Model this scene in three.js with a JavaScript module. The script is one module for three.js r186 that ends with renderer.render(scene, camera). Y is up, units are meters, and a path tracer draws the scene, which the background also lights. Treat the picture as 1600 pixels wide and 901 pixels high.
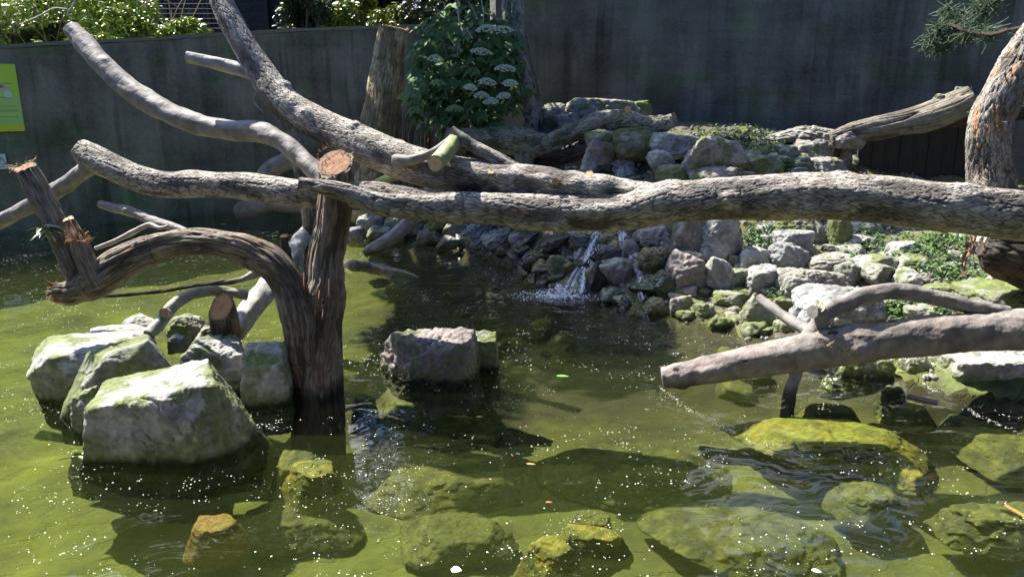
import * as THREE from 'three';
import { mergeGeometries, mergeVertices } from 'three/addons/utils/BufferGeometryUtils.js';
import { Sky } from 'three/addons/objects/Sky.js';
import { MarchingCubes } from 'three/addons/objects/MarchingCubes.js';
import { createNoise2D, createNoise3D } from 'simplex-noise';

// ------------------------------------------------------------------ camera, sky, sun, exposure
const scene = new THREE.Scene();
const F = 1164, PITCH = 14.2 * Math.PI / 180, EYE = new THREE.Vector3(0, 1.8, 0);
const camera = new THREE.PerspectiveCamera(2 * Math.atan(450.5 / F) * 180 / Math.PI, 1600 / 901, 0.05, 500);
camera.position.copy(EYE); camera.rotation.x = -PITCH; camera.updateMatrixWorld();
const renderer = new THREE.WebGLRenderer({ antialias: true });
renderer.toneMapping = THREE.LinearToneMapping;
renderer.toneMappingExposure = 3.4;
renderer.shadowMap.enabled = true;
renderer.setSize(1024, 576);
const SUN = new THREE.Vector3(-0.85, 1.45, -0.70).normalize();
const sky = new Sky(); sky.name = 'sky'; sky.scale.setScalar(400); sky.userData = { kind: 'structure' };
sky.material.uniforms.sunPosition.value.copy(SUN);
sky.material.uniforms.turbidity.value = 6; sky.material.uniforms.rayleigh.value = 0.8;
sky.material.uniforms.mieCoefficient.value = 0.004;
if (sky.material.uniforms.cloudCoverage) { sky.material.uniforms.cloudCoverage.value = 0.5; sky.material.uniforms.cloudDensity.value = 0.6; }
scene.add(sky);
scene.environmentIntensity = 0.15;
const sun = new THREE.DirectionalLight(new THREE.Color(1, 0.95, 0.86), 5.0);
sun.target.position.set(0, 0, -5); sun.position.copy(SUN).multiplyScalar(30).add(sun.target.position);
sun.castShadow = true; sun.shadow.mapSize.set(4096, 4096);
Object.assign(sun.shadow.camera, { left: -14, right: 14, top: 14, bottom: -14, near: 1, far: 80 });
scene.add(sun, sun.target);

// ------------------------------------------------------------------ helpers
const V = (x, y, z) => new THREE.Vector3(x, y, z);
function rng(a) { return () => { a |= 0; a = a + 0x6D2B79F5 | 0; let t = Math.imul(a ^ a >>> 15, 1 | a); t = t + Math.imul(t ^ t >>> 7, 61 | t) ^ t; return ((t ^ t >>> 14) >>> 0) / 4294967296; }; }
const n3 = createNoise3D(rng(11)), n2 = createNoise2D(rng(12));
const R = Math.random, clamp = (x, a = 0, b = 1) => Math.min(b, Math.max(a, x)), mix = (a, b, t) => a + (b - a) * t;
const sstep = (a, b, x) => { const t = clamp((x - a) / (b - a)); return t * t * (3 - 2 * t); };
function fbm3(x, y, z, o = 4) { let s = 0, a = 0.5, f = 1; for (let i = 0; i < o; i++) { s += a * n3(x * f, y * f, z * f); a *= 0.5; f *= 2.03; } return s; }
function fbm2(x, y, o = 4) { let s = 0, a = 0.5, f = 1; for (let i = 0; i < o; i++) { s += a * n2(x * f, y * f); a *= 0.5; f *= 2.03; } return s; }
function ray(px, py) { const a = (px - 800) / F, b = (450.5 - py) / F, s = Math.sin(PITCH), c = Math.cos(PITCH); return V(a, -s + c * b, -c - s * b); }
const at = (px, py, d) => ray(px, py).multiplyScalar(d).add(EYE);
function onY(px, py, y = 0) { const r = ray(px, py); return r.multiplyScalar((y - EYE.y) / r.y).add(EYE); }
function depthY(px, py, y = 0) { return (y - EYE.y) / ray(px, py).y; }
const counts = {};
function numbered(n) { counts[n] = (counts[n] ?? -1) + 1; return counts[n] ? n + '_' + String(counts[n]).padStart(3, '0') : n; }
function tag(o, label, category, group, kind) { o.userData = { ...o.userData }; if (label) o.userData.label = label; if (category) o.userData.category = category; if (group) o.userData.group = group; if (kind) o.userData.kind = kind; return o; }
function mesh(name, g, m, parent = scene) { const o = new THREE.Mesh(g, m); o.name = parent === scene ? numbered(name) : name; o.castShadow = o.receiveShadow = true; parent.add(o); return o; }
function thing(name, label, category, pos = V(0, 0, 0), group) { const o = new THREE.Group(); o.name = numbered(name); o.position.copy(pos); scene.add(o); tag(o, label, category, group); o.updateMatrixWorld(); return o; }
// geometry made in world coordinates, moved under a thing's base
function part(name, g, m, parent, kind) { g.translate(-parent.position.x, -parent.position.y, -parent.position.z); const o = mesh(name, g, m, parent); if (kind) o.userData.kind = kind; return o; }
const instOf = (name, g, m, mats, cols, parent = scene) => {
  const o = new THREE.InstancedMesh(g, m, mats.length); o.name = parent === scene ? numbered(name) : name; mats.forEach((x, i) => o.setMatrixAt(i, x));
  if (cols) cols.forEach((c, i) => o.setColorAt(i, c));
  o.castShadow = o.receiveShadow = true; o.userData = { kind: 'stuff' }; parent.add(o); return o;
};

// ------------------------------------------------------------------ textures (periodic noise)
const PERM = (() => { const r = rng(5), p = [...Array(256).keys()]; for (let i = 255; i > 0; i--) { const j = r() * (i + 1) | 0; [p[i], p[j]] = [p[j], p[i]]; } return Uint8Array.from([...p, ...p]); })();
function pn(x, y, px, py) { // tileable value-gradient noise
  const xi = Math.floor(x), yi = Math.floor(y), fx = x - xi, fy = y - yi, u = fx * fx * fx * (fx * (fx * 6 - 15) + 10), v = fy * fy * fy * (fy * (fy * 6 - 15) + 10);
  const m = (a, n) => ((a % n) + n) % n, g = (ix, iy, dx, dy) => { const h = PERM[(PERM[m(ix, px) & 255] + m(iy, py)) & 255] / 256 * 6.2832; return Math.cos(h) * dx + Math.sin(h) * dy; };
  return mix(mix(g(xi, yi, fx, fy), g(xi + 1, yi, fx - 1, fy), u), mix(g(xi, yi + 1, fx, fy - 1), g(xi + 1, yi + 1, fx - 1, fy - 1), u), v) * 1.4;
}
function pf(u, v, fx, fy, o = 5, gain = 0.5) { let s = 0, a = 0.5; for (let i = 0; i < o; i++) { s += a * pn(u * fx, v * fy, fx, fy); fx *= 2; fy *= 2; a *= gain; } return s; }
function tex(w, h, fn, { srgb = false, float = false, rep } = {}) {
  const d = float ? new Float32Array(w * h * 4) : new Uint8Array(w * h * 4);
  for (let y = 0; y < h; y++) for (let x = 0; x < w; x++) { const c = fn((x + 0.5) / w, (y + 0.5) / h), i = (y * w + x) * 4; const k = float ? 1 : 255; if (c.length) { d[i] = clamp(c[0]) * k; d[i + 1] = clamp(c[1]) * k; d[i + 2] = clamp(c[2]) * k; } else d[i] = d[i + 1] = d[i + 2] = (float ? c : clamp(c) * k); d[i + 3] = k; }
  const t = new THREE.DataTexture(d, w, h, THREE.RGBAFormat, float ? THREE.FloatType : THREE.UnsignedByteType);
  t.wrapS = t.wrapT = THREE.RepeatWrapping; t.magFilter = THREE.LinearFilter; t.minFilter = THREE.LinearMipmapLinearFilter; t.generateMipmaps = true;
  if (srgb) t.colorSpace = THREE.SRGBColorSpace; if (rep) t.repeat.set(...rep); t.needsUpdate = true; return t;
}
const rockH = (u, v) => { const a = pf(u, v, 6, 6, 7, 0.55), c = Math.abs(pf(u + 0.31, v + 0.17, 4, 7, 4)), p = pf(u, v, 40, 40, 3); return 0.5 + 0.55 * a - 0.28 * (1 - sstep(0, 0.035, c)) - 0.15 * sstep(0.22, 0.4, p); };
const T = {
  rockB: tex(1024, 1024, rockH),
  rockC: tex(1024, 1024, (u, v) => { const h = rockH(u, v), s = pf(u, v, 90, 90, 2), w = pf(u + 0.5, v, 3, 3, 5, 0.6); const k = 0.80 + 0.30 * (h - 0.5) + 0.16 * s + 0.22 * w; return [k * 1.0, k * (0.99 + 0.03 * w), k * (0.97 - 0.06 * w)]; }),
  barkB: tex(1024, 1024, (u, v) => { const w = 0.06 * pf(u, v, 4, 4, 3), a = Math.abs(pf(u + w, v, 22, 5, 3)), b = pf(u, v, 70, 16, 3); return 0.25 + 0.9 * sstep(0, 0.16, a) * 0.7 + 0.25 * b; }),
  barkC: tex(1024, 1024, (u, v) => { const w = 0.06 * pf(u, v, 4, 4, 3), a = Math.abs(pf(u + w, v, 22, 5, 3)), b = pf(u, v, 80, 20, 3), c = pf(u, v, 3, 3, 5, 0.6); const k = 0.46 + 0.44 * sstep(0, 0.13, a) + 0.25 * b + 0.2 * c; return [k * 1.02, k, k * (0.97 - 0.1 * c)]; }),
  strB: tex(1024, 1024, (u, v) => { const w = 0.05 * pf(u, v, 3, 2, 3), a = Math.abs(pf(u + w, v, 26, 2, 3)), b = pf(u + w, v, 110, 5, 3); return 0.2 + 0.6 * sstep(0, 0.2, a) + 0.4 * b; }),
  strC: tex(1024, 1024, (u, v) => { const w = 0.05 * pf(u, v, 3, 2, 3), a = Math.abs(pf(u + w, v, 26, 2, 3)), b = pf(u + w, v, 120, 6, 3), c = pf(u, v, 5, 2, 5, 0.6); const k = 0.55 + 0.32 * sstep(0, 0.18, a) + 0.35 * b + 0.2 * c; return [k * (1.03 + 0.12 * c), k, k * (0.95 - 0.12 * c)]; }),
  smB: tex(512, 512, (u, v) => 0.5 + 0.4 * pf(u, v, 10, 26, 5, 0.55) + 0.2 * pf(u, v, 60, 12, 3)),
  smC: tex(1024, 1024, (u, v) => { const a = pf(u, v, 4, 4, 6, 0.6), b = pf(u, v, 16, 60, 4), s = pf(u, v, 130, 130, 2); const k = 0.78 + 0.26 * a + 0.14 * b + 0.12 * s; return [k * (1 + 0.06 * a), k, k * (1 - 0.06 * a)]; }),
  conB: tex(1024, 1024, (u, v) => 0.5 + 0.25 * pf(u, v, 8, 8, 6, 0.6) - 0.35 * sstep(0.2, 0.42, pf(u, v, 60, 60, 2)) + 0.15 * pf(u, v, 60, 4, 3)),
  leafC: tex(64, 128, (u, v) => { const m = Math.abs(u - 0.5), r = 0.5 + 0.5 * Math.sin((v * 14 + m * 9) * 6.28); const k = 0.85 + 0.15 * sstep(0.02, 0.06, m) - 0.08 * r; return [k, k, k * 0.95]; }),
  mud: tex(1024, 1024, (u, v) => { const a = pf(u, v, 5, 5, 6, 0.6), b = pf(u, v, 24, 24, 4), s = pf(u, v, 120, 120, 2); const k = 0.78 + 0.35 * a + 0.2 * b + 0.15 * s; return [k * (1 + 0.12 * b), k, k * 0.9]; }),
  rings: tex(512, 512, (u, v) => { const x = u - 0.5, y = v - 0.5, r = Math.hypot(x, y * 1.05), th = Math.atan2(y, x), w = r + 0.02 * fbm2(x * 4, y * 4, 3); const ring = 0.5 + 0.5 * Math.sin(w * 150 + 2 * fbm2(x * 3 + 7, y * 3, 2)); const cr = Math.abs(n2(th * 3.2, 1.3)) < 0.06 && r > 0.04 ? 0.35 : 0; const k = 0.72 + 0.16 * ring - 0.3 * sstep(0.40, 0.5, r) - cr + 0.10 * fbm2(x * 40, y * 8, 3) - 0.22 * sstep(0.1, 0.0, r); return [k, k * (0.92 - 0.1 * sstep(0.3, 0, r)), k * (0.78 - 0.14 * sstep(0.3, 0, r))]; }),
};
const mat = (o) => new THREE.MeshPhysicalMaterial({ roughness: 0.85, specularIntensity: 0.5, ...o });
const lin = (r, g, b) => new THREE.Color().setRGB(r, g, b);
const M = {
  rock: mat({ map: T.rockC, bumpMap: T.rockB, bumpScale: 0.009, vertexColors: true, roughness: 0.82 }),
  wet: mat({ map: T.rockC, bumpMap: T.rockB, bumpScale: 0.01, vertexColors: true, roughness: 0.22, specularIntensity: 0.8 }),
  ash: mat({ map: T.barkC, bumpMap: T.barkB, bumpScale: 0.011, vertexColors: true }),
  stringy: mat({ map: T.strC, bumpMap: T.strB, bumpScale: 0.008, vertexColors: true, roughness: 0.9 }),
  smooth: mat({ map: T.smC, bumpMap: T.smB, bumpScale: 0.004, vertexColors: true, roughness: 0.7 }),
  cut: mat({ map: T.rings, color: lin(0.62, 0.42, 0.24), roughness: 0.8 }),
  cutPale: mat({ map: T.rings, color: lin(0.75, 0.60, 0.40), roughness: 0.8 }),
  cutRed: mat({ map: T.rings, color: lin(0.27, 0.155, 0.09), roughness: 0.85 }),
  cutGrey: mat({ map: T.rings, color: lin(0.36, 0.27, 0.19), roughness: 0.85 }),
};

// ------------------------------------------------------------------ ground shape: pond floor and bank as one height function
const CP = [];
for (const [x, y] of [[520, 348], [580, 350], [640, 356], [700, 375], [760, 400], [830, 440], [940, 466], [1000, 488], [1080, 502], [1180, 528], [1290, 566], [1420, 596], [1500, 612], [1620, 640], [1750, 665]]) { const p = onY(x, y, 0); CP.push([p.x, p.z, 0]); }
for (const [x, y, d] of [[930, 285, 8.6], [980, 265, 8.7], [870, 250, 9.3], [750, 300, 10], [650, 320, 11], [600, 330, 12], [820, 345, 8.6], [900, 345, 8.0], [1110, 260, 8.0], [1080, 390, 7.0], [1150, 390, 7.1], [1000, 380, 7.35], [1180, 450, 6.75],
  [1250, 420, 6.9], [1250, 350, 7.7], [1250, 260, 8.8], [1250, 210, 9.6], [1100, 205, 9.8], [950, 200, 9.8], [1400, 420, 6.6], [1400, 350, 7.7], [1430, 300, 8.6], [1340, 290, 8.8], [1550, 440, 6], [1560, 380, 7], [1560, 300, 8.6], [1500, 500, 5.6], [1330, 500, 6.1], [1620, 520, 5.4], [1700, 450, 6], [1430, 287, 9.25], [1510, 287, 9.3], [1580, 288, 9.3], [1370, 287, 9.2]]) { const p = at(x, y, d); CP.push([p.x, p.z, p.y]); }
for (const [x, y, h] of [[0, 450, -0.5], [200, 450, -0.5], [350, 400, -0.5], [100, 600, -0.5], [250, 560, -0.45], [400, 700, -0.5], [500, 800, -0.45], [100, 880, -0.45], [700, 700, -0.45], [700, 850, -0.42], [900, 850, -0.42], [600, 450, -0.5], [700, 500, -0.5], [800, 550, -0.42], [900, 650, -0.45], [640, 395, -0.45], [1000, 560, -0.3], [1200, 620, -0.28], [1300, 700, -0.3], [1500, 700, -0.3], [1100, 800, -0.4], [1400, 850, -0.4], [1600, 800, -0.35], [900, 520, -0.25], [780, 450, -0.25]]) { const p = onY(x, y, h); CP.push([p.x, p.z, h]); }
for (const a of [[-4, -1, -0.5], [0, -1, -0.5], [4, -1, -0.4], [8, -1, -0.3], [9, -4, 0.3], [9, -7, 0.8], [9, -10, 1.3], [2, -14, 1.4], [-2, -14, 0.3], [-4, -14, -0.4], [-9, -14, -0.4], [-9, -9, -0.5], [-9, -4, -0.5], [-8, -1, -0.5], [5, -14, 1.5]]) CP.push(a);
const CW = (() => { const n = CP.length, A = CP.map((p, i) => [...CP.map((q, j) => Math.hypot(p[0] - q[0], p[1] - q[1]) - (i === j ? 0.05 : 0)), 1, p[2]]); A.push([...CP.map(() => 1), 0, 0]); const N = n + 1;
  for (let i = 0; i < N; i++) { let b = i; for (let k = i; k < N; k++) if (Math.abs(A[k][i]) > Math.abs(A[b][i])) b = k; [A[i], A[b]] = [A[b], A[i]]; for (let k = 0; k < N; k++) if (k !== i) { const f = A[k][i] / A[i][i]; if (f) for (let c = i; c <= N; c++) A[k][c] -= f * A[i][c]; } }
  return A.map((r, i) => r[N] / r[i]); })();
function H0(x, z) { let s = CW[CP.length]; for (let i = 0; i < CP.length; i++) s += CW[i] * Math.hypot(x - CP[i][0], z - CP[i][1]); return s; }
function H(x, z) { const h = H0(x, z); return h + (h > 0 ? 0.07 * fbm2(x * 1.7, z * 1.7, 4) : 0.05 * fbm2(x * 1.1 + 5, z * 1.1, 4)); }
function hit(px, py) { const r = ray(px, py); let d = 2.2; while (d < 16) { const p = r.clone().multiplyScalar(d).add(EYE); if (p.y < H(p.x, p.z)) return d; d += 0.03; } return 14; }

// two sheets cut along the water line: pond_floor and bank
{
  const X0 = -10, X1 = 10, Z0 = -14, Z1 = -0.2, NX = 330, NZ = 230, P = [], hs = [];
  for (let j = 0; j <= NZ; j++) for (let i = 0; i <= NX; i++) { const x = mix(X0, X1, i / NX), z = mix(Z0, Z1, j / NZ), y = H(x, z); P.push(x, y, z); hs.push(y); }
  const lo = [], hi = [];
  for (let j = 0; j < NZ; j++) for (let i = 0; i < NX; i++) { const a = j * (NX + 1) + i, b = a + 1, c = a + NX + 1, d = c + 1; for (const t of [[a, c, b], [b, c, d]]) (t.some((k) => hs[k] > 0.02) ? hi : lo).push(...t); }
  const make = (idx, colf) => { const g = new THREE.BufferGeometry(); g.setAttribute('position', new THREE.Float32BufferAttribute(P, 3)); g.setIndex(idx); g.computeVertexNormals(); const uv = [], col = []; for (let k = 0; k < hs.length; k++) { uv.push(P[3 * k] * 0.5, P[3 * k + 2] * 0.5); col.push(...colf(P[3 * k], P[3 * k + 1], P[3 * k + 2])); } g.setAttribute('uv', new THREE.Float32BufferAttribute(uv, 2)); g.setAttribute('color', new THREE.Float32BufferAttribute(col, 3)); return g; };
  const floorC = (x, y, z) => { const k = 0.5 + 0.5 * fbm2(x * 0.9, z * 0.9, 4), m = sstep(-0.9, 1.2, x); const sh = Math.max(sstep(-0.34, -0.08, y) * sstep(-1, 0.5, x), 0.9 * sstep(-2.0, -1.0, x + 0.3 * n2(x, z)) * sstep(-4.2, -5.2, z)), br = sstep(0.1, 0.5, fbm2(x * 2.1 + 7, z * 2.1, 4)); return [mix(mix(0.170, 0.135, m), 0.056, sh) * mix(0.45, 1.2, k) * mix(1, 0.75, br), mix(mix(0.196, 0.150, m), 0.050, sh) * mix(0.45, 1.15, k) * mix(1, 0.7, br), mix(0.036, 0.024, sh)]; };  // shade painted into floor colour by dark patches and brown mid pond; shallows browner
  const bankC = (x, y, z) => { const g = sstep(-0.05, 0.35, fbm2(x * 1.3 + 3, z * 1.3, 4)), k = 0.8 + 0.5 * fbm2(x * 5, z * 5, 3), s = sstep(2.2, 3.4, x) * sstep(-8, -6, z); return [mix(0.14, 0.15, g) * k, mix(0.125, mix(0.15, 0.21, s), g) * k, mix(0.10, 0.05, g) * k]; };
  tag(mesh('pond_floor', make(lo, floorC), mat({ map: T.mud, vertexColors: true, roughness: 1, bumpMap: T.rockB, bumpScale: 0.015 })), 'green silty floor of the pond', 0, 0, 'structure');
  tag(mesh('bank', make(hi, bankC), mat({ map: T.mud, vertexColors: true, roughness: 1, bumpMap: T.rockB, bumpScale: 0.03 })), 'earth bank rising from the pond to the wall', 0, 0, 'structure');
  const gg = new THREE.PlaneGeometry(400, 400); gg.rotateX(-Math.PI / 2); gg.translate(0, -1.0, -20);
  tag(mesh('ground', gg, mat({ color: lin(0.08, 0.09, 0.05), roughness: 1 })), 'ground around the enclosure', 0, 0, 'structure');
}
//@@WATER
// ------------------------------------------------------------------ water
{
  const X0 = -10, X1 = 10, Z0 = -14, Z1 = -0.2, W = X1 - X0, D = Z1 - Z0;
  const fall = onY(890, 462, 0);
  const ripple = (u, v) => {
    const x = X0 + u * W, z = Z0 + (1 - v) * D, r = Math.hypot(x - fall.x, z - fall.z), wx = x + 0.25 * fbm2(x * 1.3, z * 1.3, 3), wz = z + 0.25 * fbm2(x * 1.3 + 9, z * 1.3, 3);
    const strong = sstep(-0.2, 2.0, x) * sstep(-7.5, -4.5, z), calm = 0.2;
    let h = 0.9 * fbm2(wx * 1.1, wz * 3.2, 4);                                         // slow wind swell
    h += 0.35 * Math.sin(r * 24 + 3 * fbm2(x * 2, z * 2, 2)) * Math.exp(-r * 0.45);     // rings from the fall
    h += 0.30 * Math.sin((wx * 0.45 + wz) * 26 + 2.5 * fbm2(wx * 1.5, wz * 1.5, 3)) * sstep(-0.1, 0.5, fbm2(x * 0.8 + 4, z * 0.8, 2)) * strong;
    return 0.5 + 0.25 * h * (calm + 0.75 * strong + 0.9 * Math.exp(-r * 0.8));
  };
  const g = new THREE.PlaneGeometry(W, D); g.rotateX(-Math.PI / 2);
  const water = mesh('water', g, new THREE.MeshPhysicalMaterial({ color: lin(0.88, 0.91, 0.77), roughness: 0.015, transmission: 1, thickness: 0, ior: 1.34, bumpMap: tex(2048, 1536, ripple, { float: true }), bumpScale: 0.035 }));
  water.position.set((X0 + X1) / 2, 0, (Z0 + Z1) / 2); tag(water, 'green pond water', 0, 0, 'structure');
  // suspended silt and algae that make the water turbid
  [[-0.10, 0.10], [-0.20, 0.16]].forEach(([y, o], i) => { const s = new THREE.PlaneGeometry(W, D); s.rotateX(-Math.PI / 2); s.translate(0, y, 0); const q = mesh('silt_layer', s, mat({ color: lin(0.050, 0.058, 0.020), roughness: 1, specularIntensity: 0, transparent: true, opacity: o }), water); q.userData.kind = 'stuff'; });
}
//@@ROCKS
// ------------------------------------------------------------------ rocks
const ICO = {};
function ico(detail) { if (!ICO[detail]) { const g = new THREE.IcosahedronGeometry(1, detail); g.deleteAttribute('normal'); g.deleteAttribute('uv'); ICO[detail] = mergeVertices(g, 1e-5); } return ICO[detail].clone(); }
const PAL = { // base colours: a (main), b (patches), moss
  pale: [[0.47, 0.455, 0.42], [0.31, 0.30, 0.265], [0.16, 0.19, 0.06]],
  grey: [[0.34, 0.32, 0.275], [0.23, 0.215, 0.18], [0.15, 0.18, 0.055]],
  blue: [[0.35, 0.35, 0.335], [0.235, 0.235, 0.225], [0.15, 0.17, 0.08]],
  pink: [[0.34, 0.285, 0.255], [0.25, 0.215, 0.20], [0.15, 0.17, 0.06]],
  moss: [[0.30, 0.295, 0.235], [0.21, 0.21, 0.155], [0.155, 0.185, 0.05]],
  dark: [[0.085, 0.08, 0.072], [0.05, 0.05, 0.048], [0.06, 0.075, 0.025]],
  gold: [[0.19, 0.155, 0.07], [0.10, 0.085, 0.05], [0.14, 0.14, 0.03]],
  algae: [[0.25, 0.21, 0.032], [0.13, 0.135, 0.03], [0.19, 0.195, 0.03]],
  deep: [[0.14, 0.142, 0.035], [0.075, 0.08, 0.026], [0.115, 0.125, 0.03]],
  brown: [[0.26, 0.14, 0.035], [0.18, 0.11, 0.03], [0.2, 0.14, 0.03]],
};
// dims = full width, height, depth in metres; centre in world
function rockGeo(seed, dims, { k = 20, yaw = 0, tx = 0, tz = 0, planes, chips = 10, detail = 18, rough = 1, pal = 'grey', moss = 0.4, water = true, strata = 0.5, plain, mossX = 0 } = {}, c = V(0, 0, 0)) {
  const r = rng(seed * 7919 + 13), g = ico(detail), p = g.attributes.position, v = V(), P = [];
  const base = planes || [[1, 0.15, 0, 1], [-1, 0.1, 0.1, 1], [0.1, 1, 0.05, 1], [0, -1, 0, 1], [0.1, 0.1, 1, 1], [0, 0.1, -1, 1]];
  for (const [a, b, d, e] of base) { const jit = planes ? 0.03 : 0.62; P.push([V(a + (r() - 0.5) * jit, b + (r() - 0.5) * jit, d + (r() - 0.5) * jit).normalize(), e * (planes ? 1 : 0.9 + 0.2 * r())]); }
  for (let i = 0; i < chips; i++) { const q = V(r() * 2 - 1, r() * 1.6 - 0.6, r() * 2 - 1).normalize(); P.push([q, (planes ? 1.0 : 0.92) + 0.26 * r()]); }
  const e = new THREE.Euler(tx, yaw, tz, 'YXZ'), size = Math.cbrt(dims[0] * dims[1] * dims[2]), ox = seed * 3.7, S = V(r() - 0.5, 1.5, r() - 0.5).normalize();
  for (let i = 0; i < p.count; i++) {
    v.fromBufferAttribute(p, i).normalize(); let s = 0;
    for (const [q, d] of P) { const t = v.dot(q); if (t > 0) s += Math.pow(t / d, k); }
    const rad = Math.pow(s, -1 / k); v.multiplyScalar(rad); v.set(v.x * dims[0] / 2, v.y * dims[1] / 2, v.z * dims[2] / 2);
    const n = v.clone().normalize(), a = size * rough;
    const low = fbm3(v.x / size * 2.2 + ox, v.y / size * 2.2, v.z / size * 2.2, 3), mid = fbm3(v.x * 14 + ox, v.y * 14, v.z * 14, 4), ridge = Math.abs(n3(v.x / size * 1.7 + ox, v.y / size * 2.6 + 5, v.z / size * 1.7)) + 0.5 * sstep(-0.1, 0.3, n3(v.x / size * 1.2 + ox, 9, v.z / size * 1.2));
    const st = v.dot(S) / size * 5 + 1.4 * fbm3(v.x / size * 1.5 + ox, v.y / size * 1.5, v.z / size * 1.5 + 3, 2), fr = st - Math.floor(st), led = sstep(0, 0.25, fr) - fr;
    v.addScaledVector(n, a * (0.035 * low + 0.05 * strata * led - 0.022 * (1 - sstep(0, 0.05, ridge))) + Math.min(0.016, 0.05 * a) * Math.min(1, rough) * mid);
    v.applyEuler(e).add(c); p.setXYZ(i, v.x, v.y, v.z);
  }
  if (plain) return g;
  g.computeVertexNormals();
  const nn = g.attributes.normal, col = new Float32Array(p.count * 3), [A, B, Mo] = PAL[pal];
  for (let i = 0; i < p.count; i++) {
    const x = p.getX(i), y = p.getY(i), z = p.getZ(i), w = sstep(-0.15, 0.25, fbm3(x * 5 + ox, y * 5, z * 5, 4)), ny = nn.getY(i);
    let m = sstep(0.15, -0.2, fbm3(x * 3.1 + 8 + ox, y * 3.1, z * 3.1, 4) + 0.45 - moss * 0.9 - mossX * 0.55 * sstep(0.05, 0.7, nn.getX(i)));
    const edge = water ? sstep(0.17, 0.02, y - 0.07 * n3(x * 6, 0, z * 6)) : 0; // algae line just above the water
    m = Math.max(m * (0.75 + 0.25 * ny), edge * 0.85);
    const wetk = water ? mix(1, 0.30, sstep(0.05, 0.0, y + 0.015 * n3(x * 9, 1, z * 9)) * (y > -0.06 ? 1 : 0.6)) : 1;
    for (let q = 0; q < 3; q++) col[3 * i + q] = mix(mix(A[q], B[q], w), Mo[q], m) * wetk * (0.9 + 0.2 * n3(x * 20, y * 20, z * 20));
  }
  g.setAttribute('color', new THREE.BufferAttribute(col, 3));
  const f = g.toNonIndexed(), fp = f.attributes.position, uv = new Float32Array(fp.count * 2), A3 = V(), B3 = V(), C3 = V();
  for (let i = 0; i < fp.count; i += 3) { A3.fromBufferAttribute(fp, i); B3.fromBufferAttribute(fp, i + 1).sub(A3); C3.fromBufferAttribute(fp, i + 2).sub(A3); const N = B3.cross(C3), ax = Math.abs(N.x), ay = Math.abs(N.y), az = Math.abs(N.z); for (let k2 = 0; k2 < 3; k2++) { const x = fp.getX(i + k2), y = fp.getY(i + k2), z = fp.getZ(i + k2); const [a, b] = ay > ax && ay > az ? [x, z] : ax > az ? [z, y] : [x, y]; uv[2 * (i + k2)] = a * 1.7 + seed * 0.37; uv[2 * (i + k2) + 1] = b * 1.7 + seed * 0.71; } }
  f.setAttribute('uv', new THREE.BufferAttribute(uv, 2)); return f;
}
let rockSeed = 1;
function pixelBox(p, above) { const b = [1e9, 1e9, -1e9, -1e9], v = V(), s = Math.sin(PITCH), c = Math.cos(PITCH); for (let i = 0; i < p.count; i++) { v.fromBufferAttribute(p, i); if (v.y < above) continue; v.sub(EYE); const d = -v.y * s - v.z * c, u = v.y * c - v.z * s, x = 800 + v.x / d * F, y = 450.5 - u / d * F; b[0] = Math.min(b[0], x); b[1] = Math.min(b[1], y); b[2] = Math.max(b[2], x); b[3] = Math.max(b[3], y); } return b; }
// a rock that fills the pixel box at a known distance (or where its foot meets the ground)
function rock(label, box, o = {}) {
  const [x0, y0, x1, y1] = box, cx = (x0 + x1) / 2, cy = (y0 + y1) / 2; const seed = o.seed ?? rockSeed++;
  const dep = o.d ?? hit(cx, mix(cy, y1, o.low ?? 0.35)), w = (x1 - x0) * dep / F * 1.06, dz = w * (o.deep ?? 0.75);
  const r0 = ray(cx, cy).normalize(), down = Math.asin(-r0.y);
  let h = ((y1 - y0) * dep / F - dz * Math.sin(down) * 0.6) / Math.cos(down); h = Math.max(h, w * 0.22) * 1.06;
  const c = at(cx, cy, dep); if (o.sink) { c.y -= o.sink / 2; h += o.sink; }
  let g, D = [w, h, dz]; for (let it = 0; it < 3; it++) { // real size from what shows above the water
    const gl = it < 2 ? { ...o, detail: 9, plain: true } : { detail: clamp(Math.round((x1 - x0) * 0.28 + 5), 9, 34), ...o }; g = rockGeo(seed, D, gl, c); if (it === 2) break;
    const p = g.attributes.position, b = pixelBox(p, o.sink ? 0 : -9); const fx = (x1 - x0) / (b[2] - b[0]), fy = (y1 - y0) / (b[3] - b[1]), kk = dep / F; D = [D[0] * fx, Math.max(D[1] * (o.sink ? mix(1, fy, 0.9) : fy), D[0] * 0.2), D[2] * Math.sqrt(fx * fx)];
    c.x += ((x0 + x1) - (b[0] + b[2])) / 2 * kk; c.y -= ((o.sink ? (y0 - b[1]) : ((y0 + y1) - (b[1] + b[3])) / 2)) * kk * 0.8; }
  h = D[1];
  const base = V(c.x, c.y - h / 2, c.z), t = mesh(o.name || 'rock', g.translate(-base.x, -base.y, -base.z), o.wet ? M.wet : M.rock); t.position.copy(base);
  return tag(t, label, o.cat || 'rock', o.group);
}
const BOX = (o = {}) => [[o.rx ?? 1, o.ry ?? 0.1, o.rz ?? 0, 1], [o.lx ?? -1, o.ly ?? 0.1, o.lz ?? 0.05, 1], [o.ux ?? 0, 1, o.uz ?? 0.1, 1], [0, -1, 0, 1], [o.fx ?? 0, o.fy ?? 0.15, 1, 1], [0, 0.1, -1, 1]];
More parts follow.
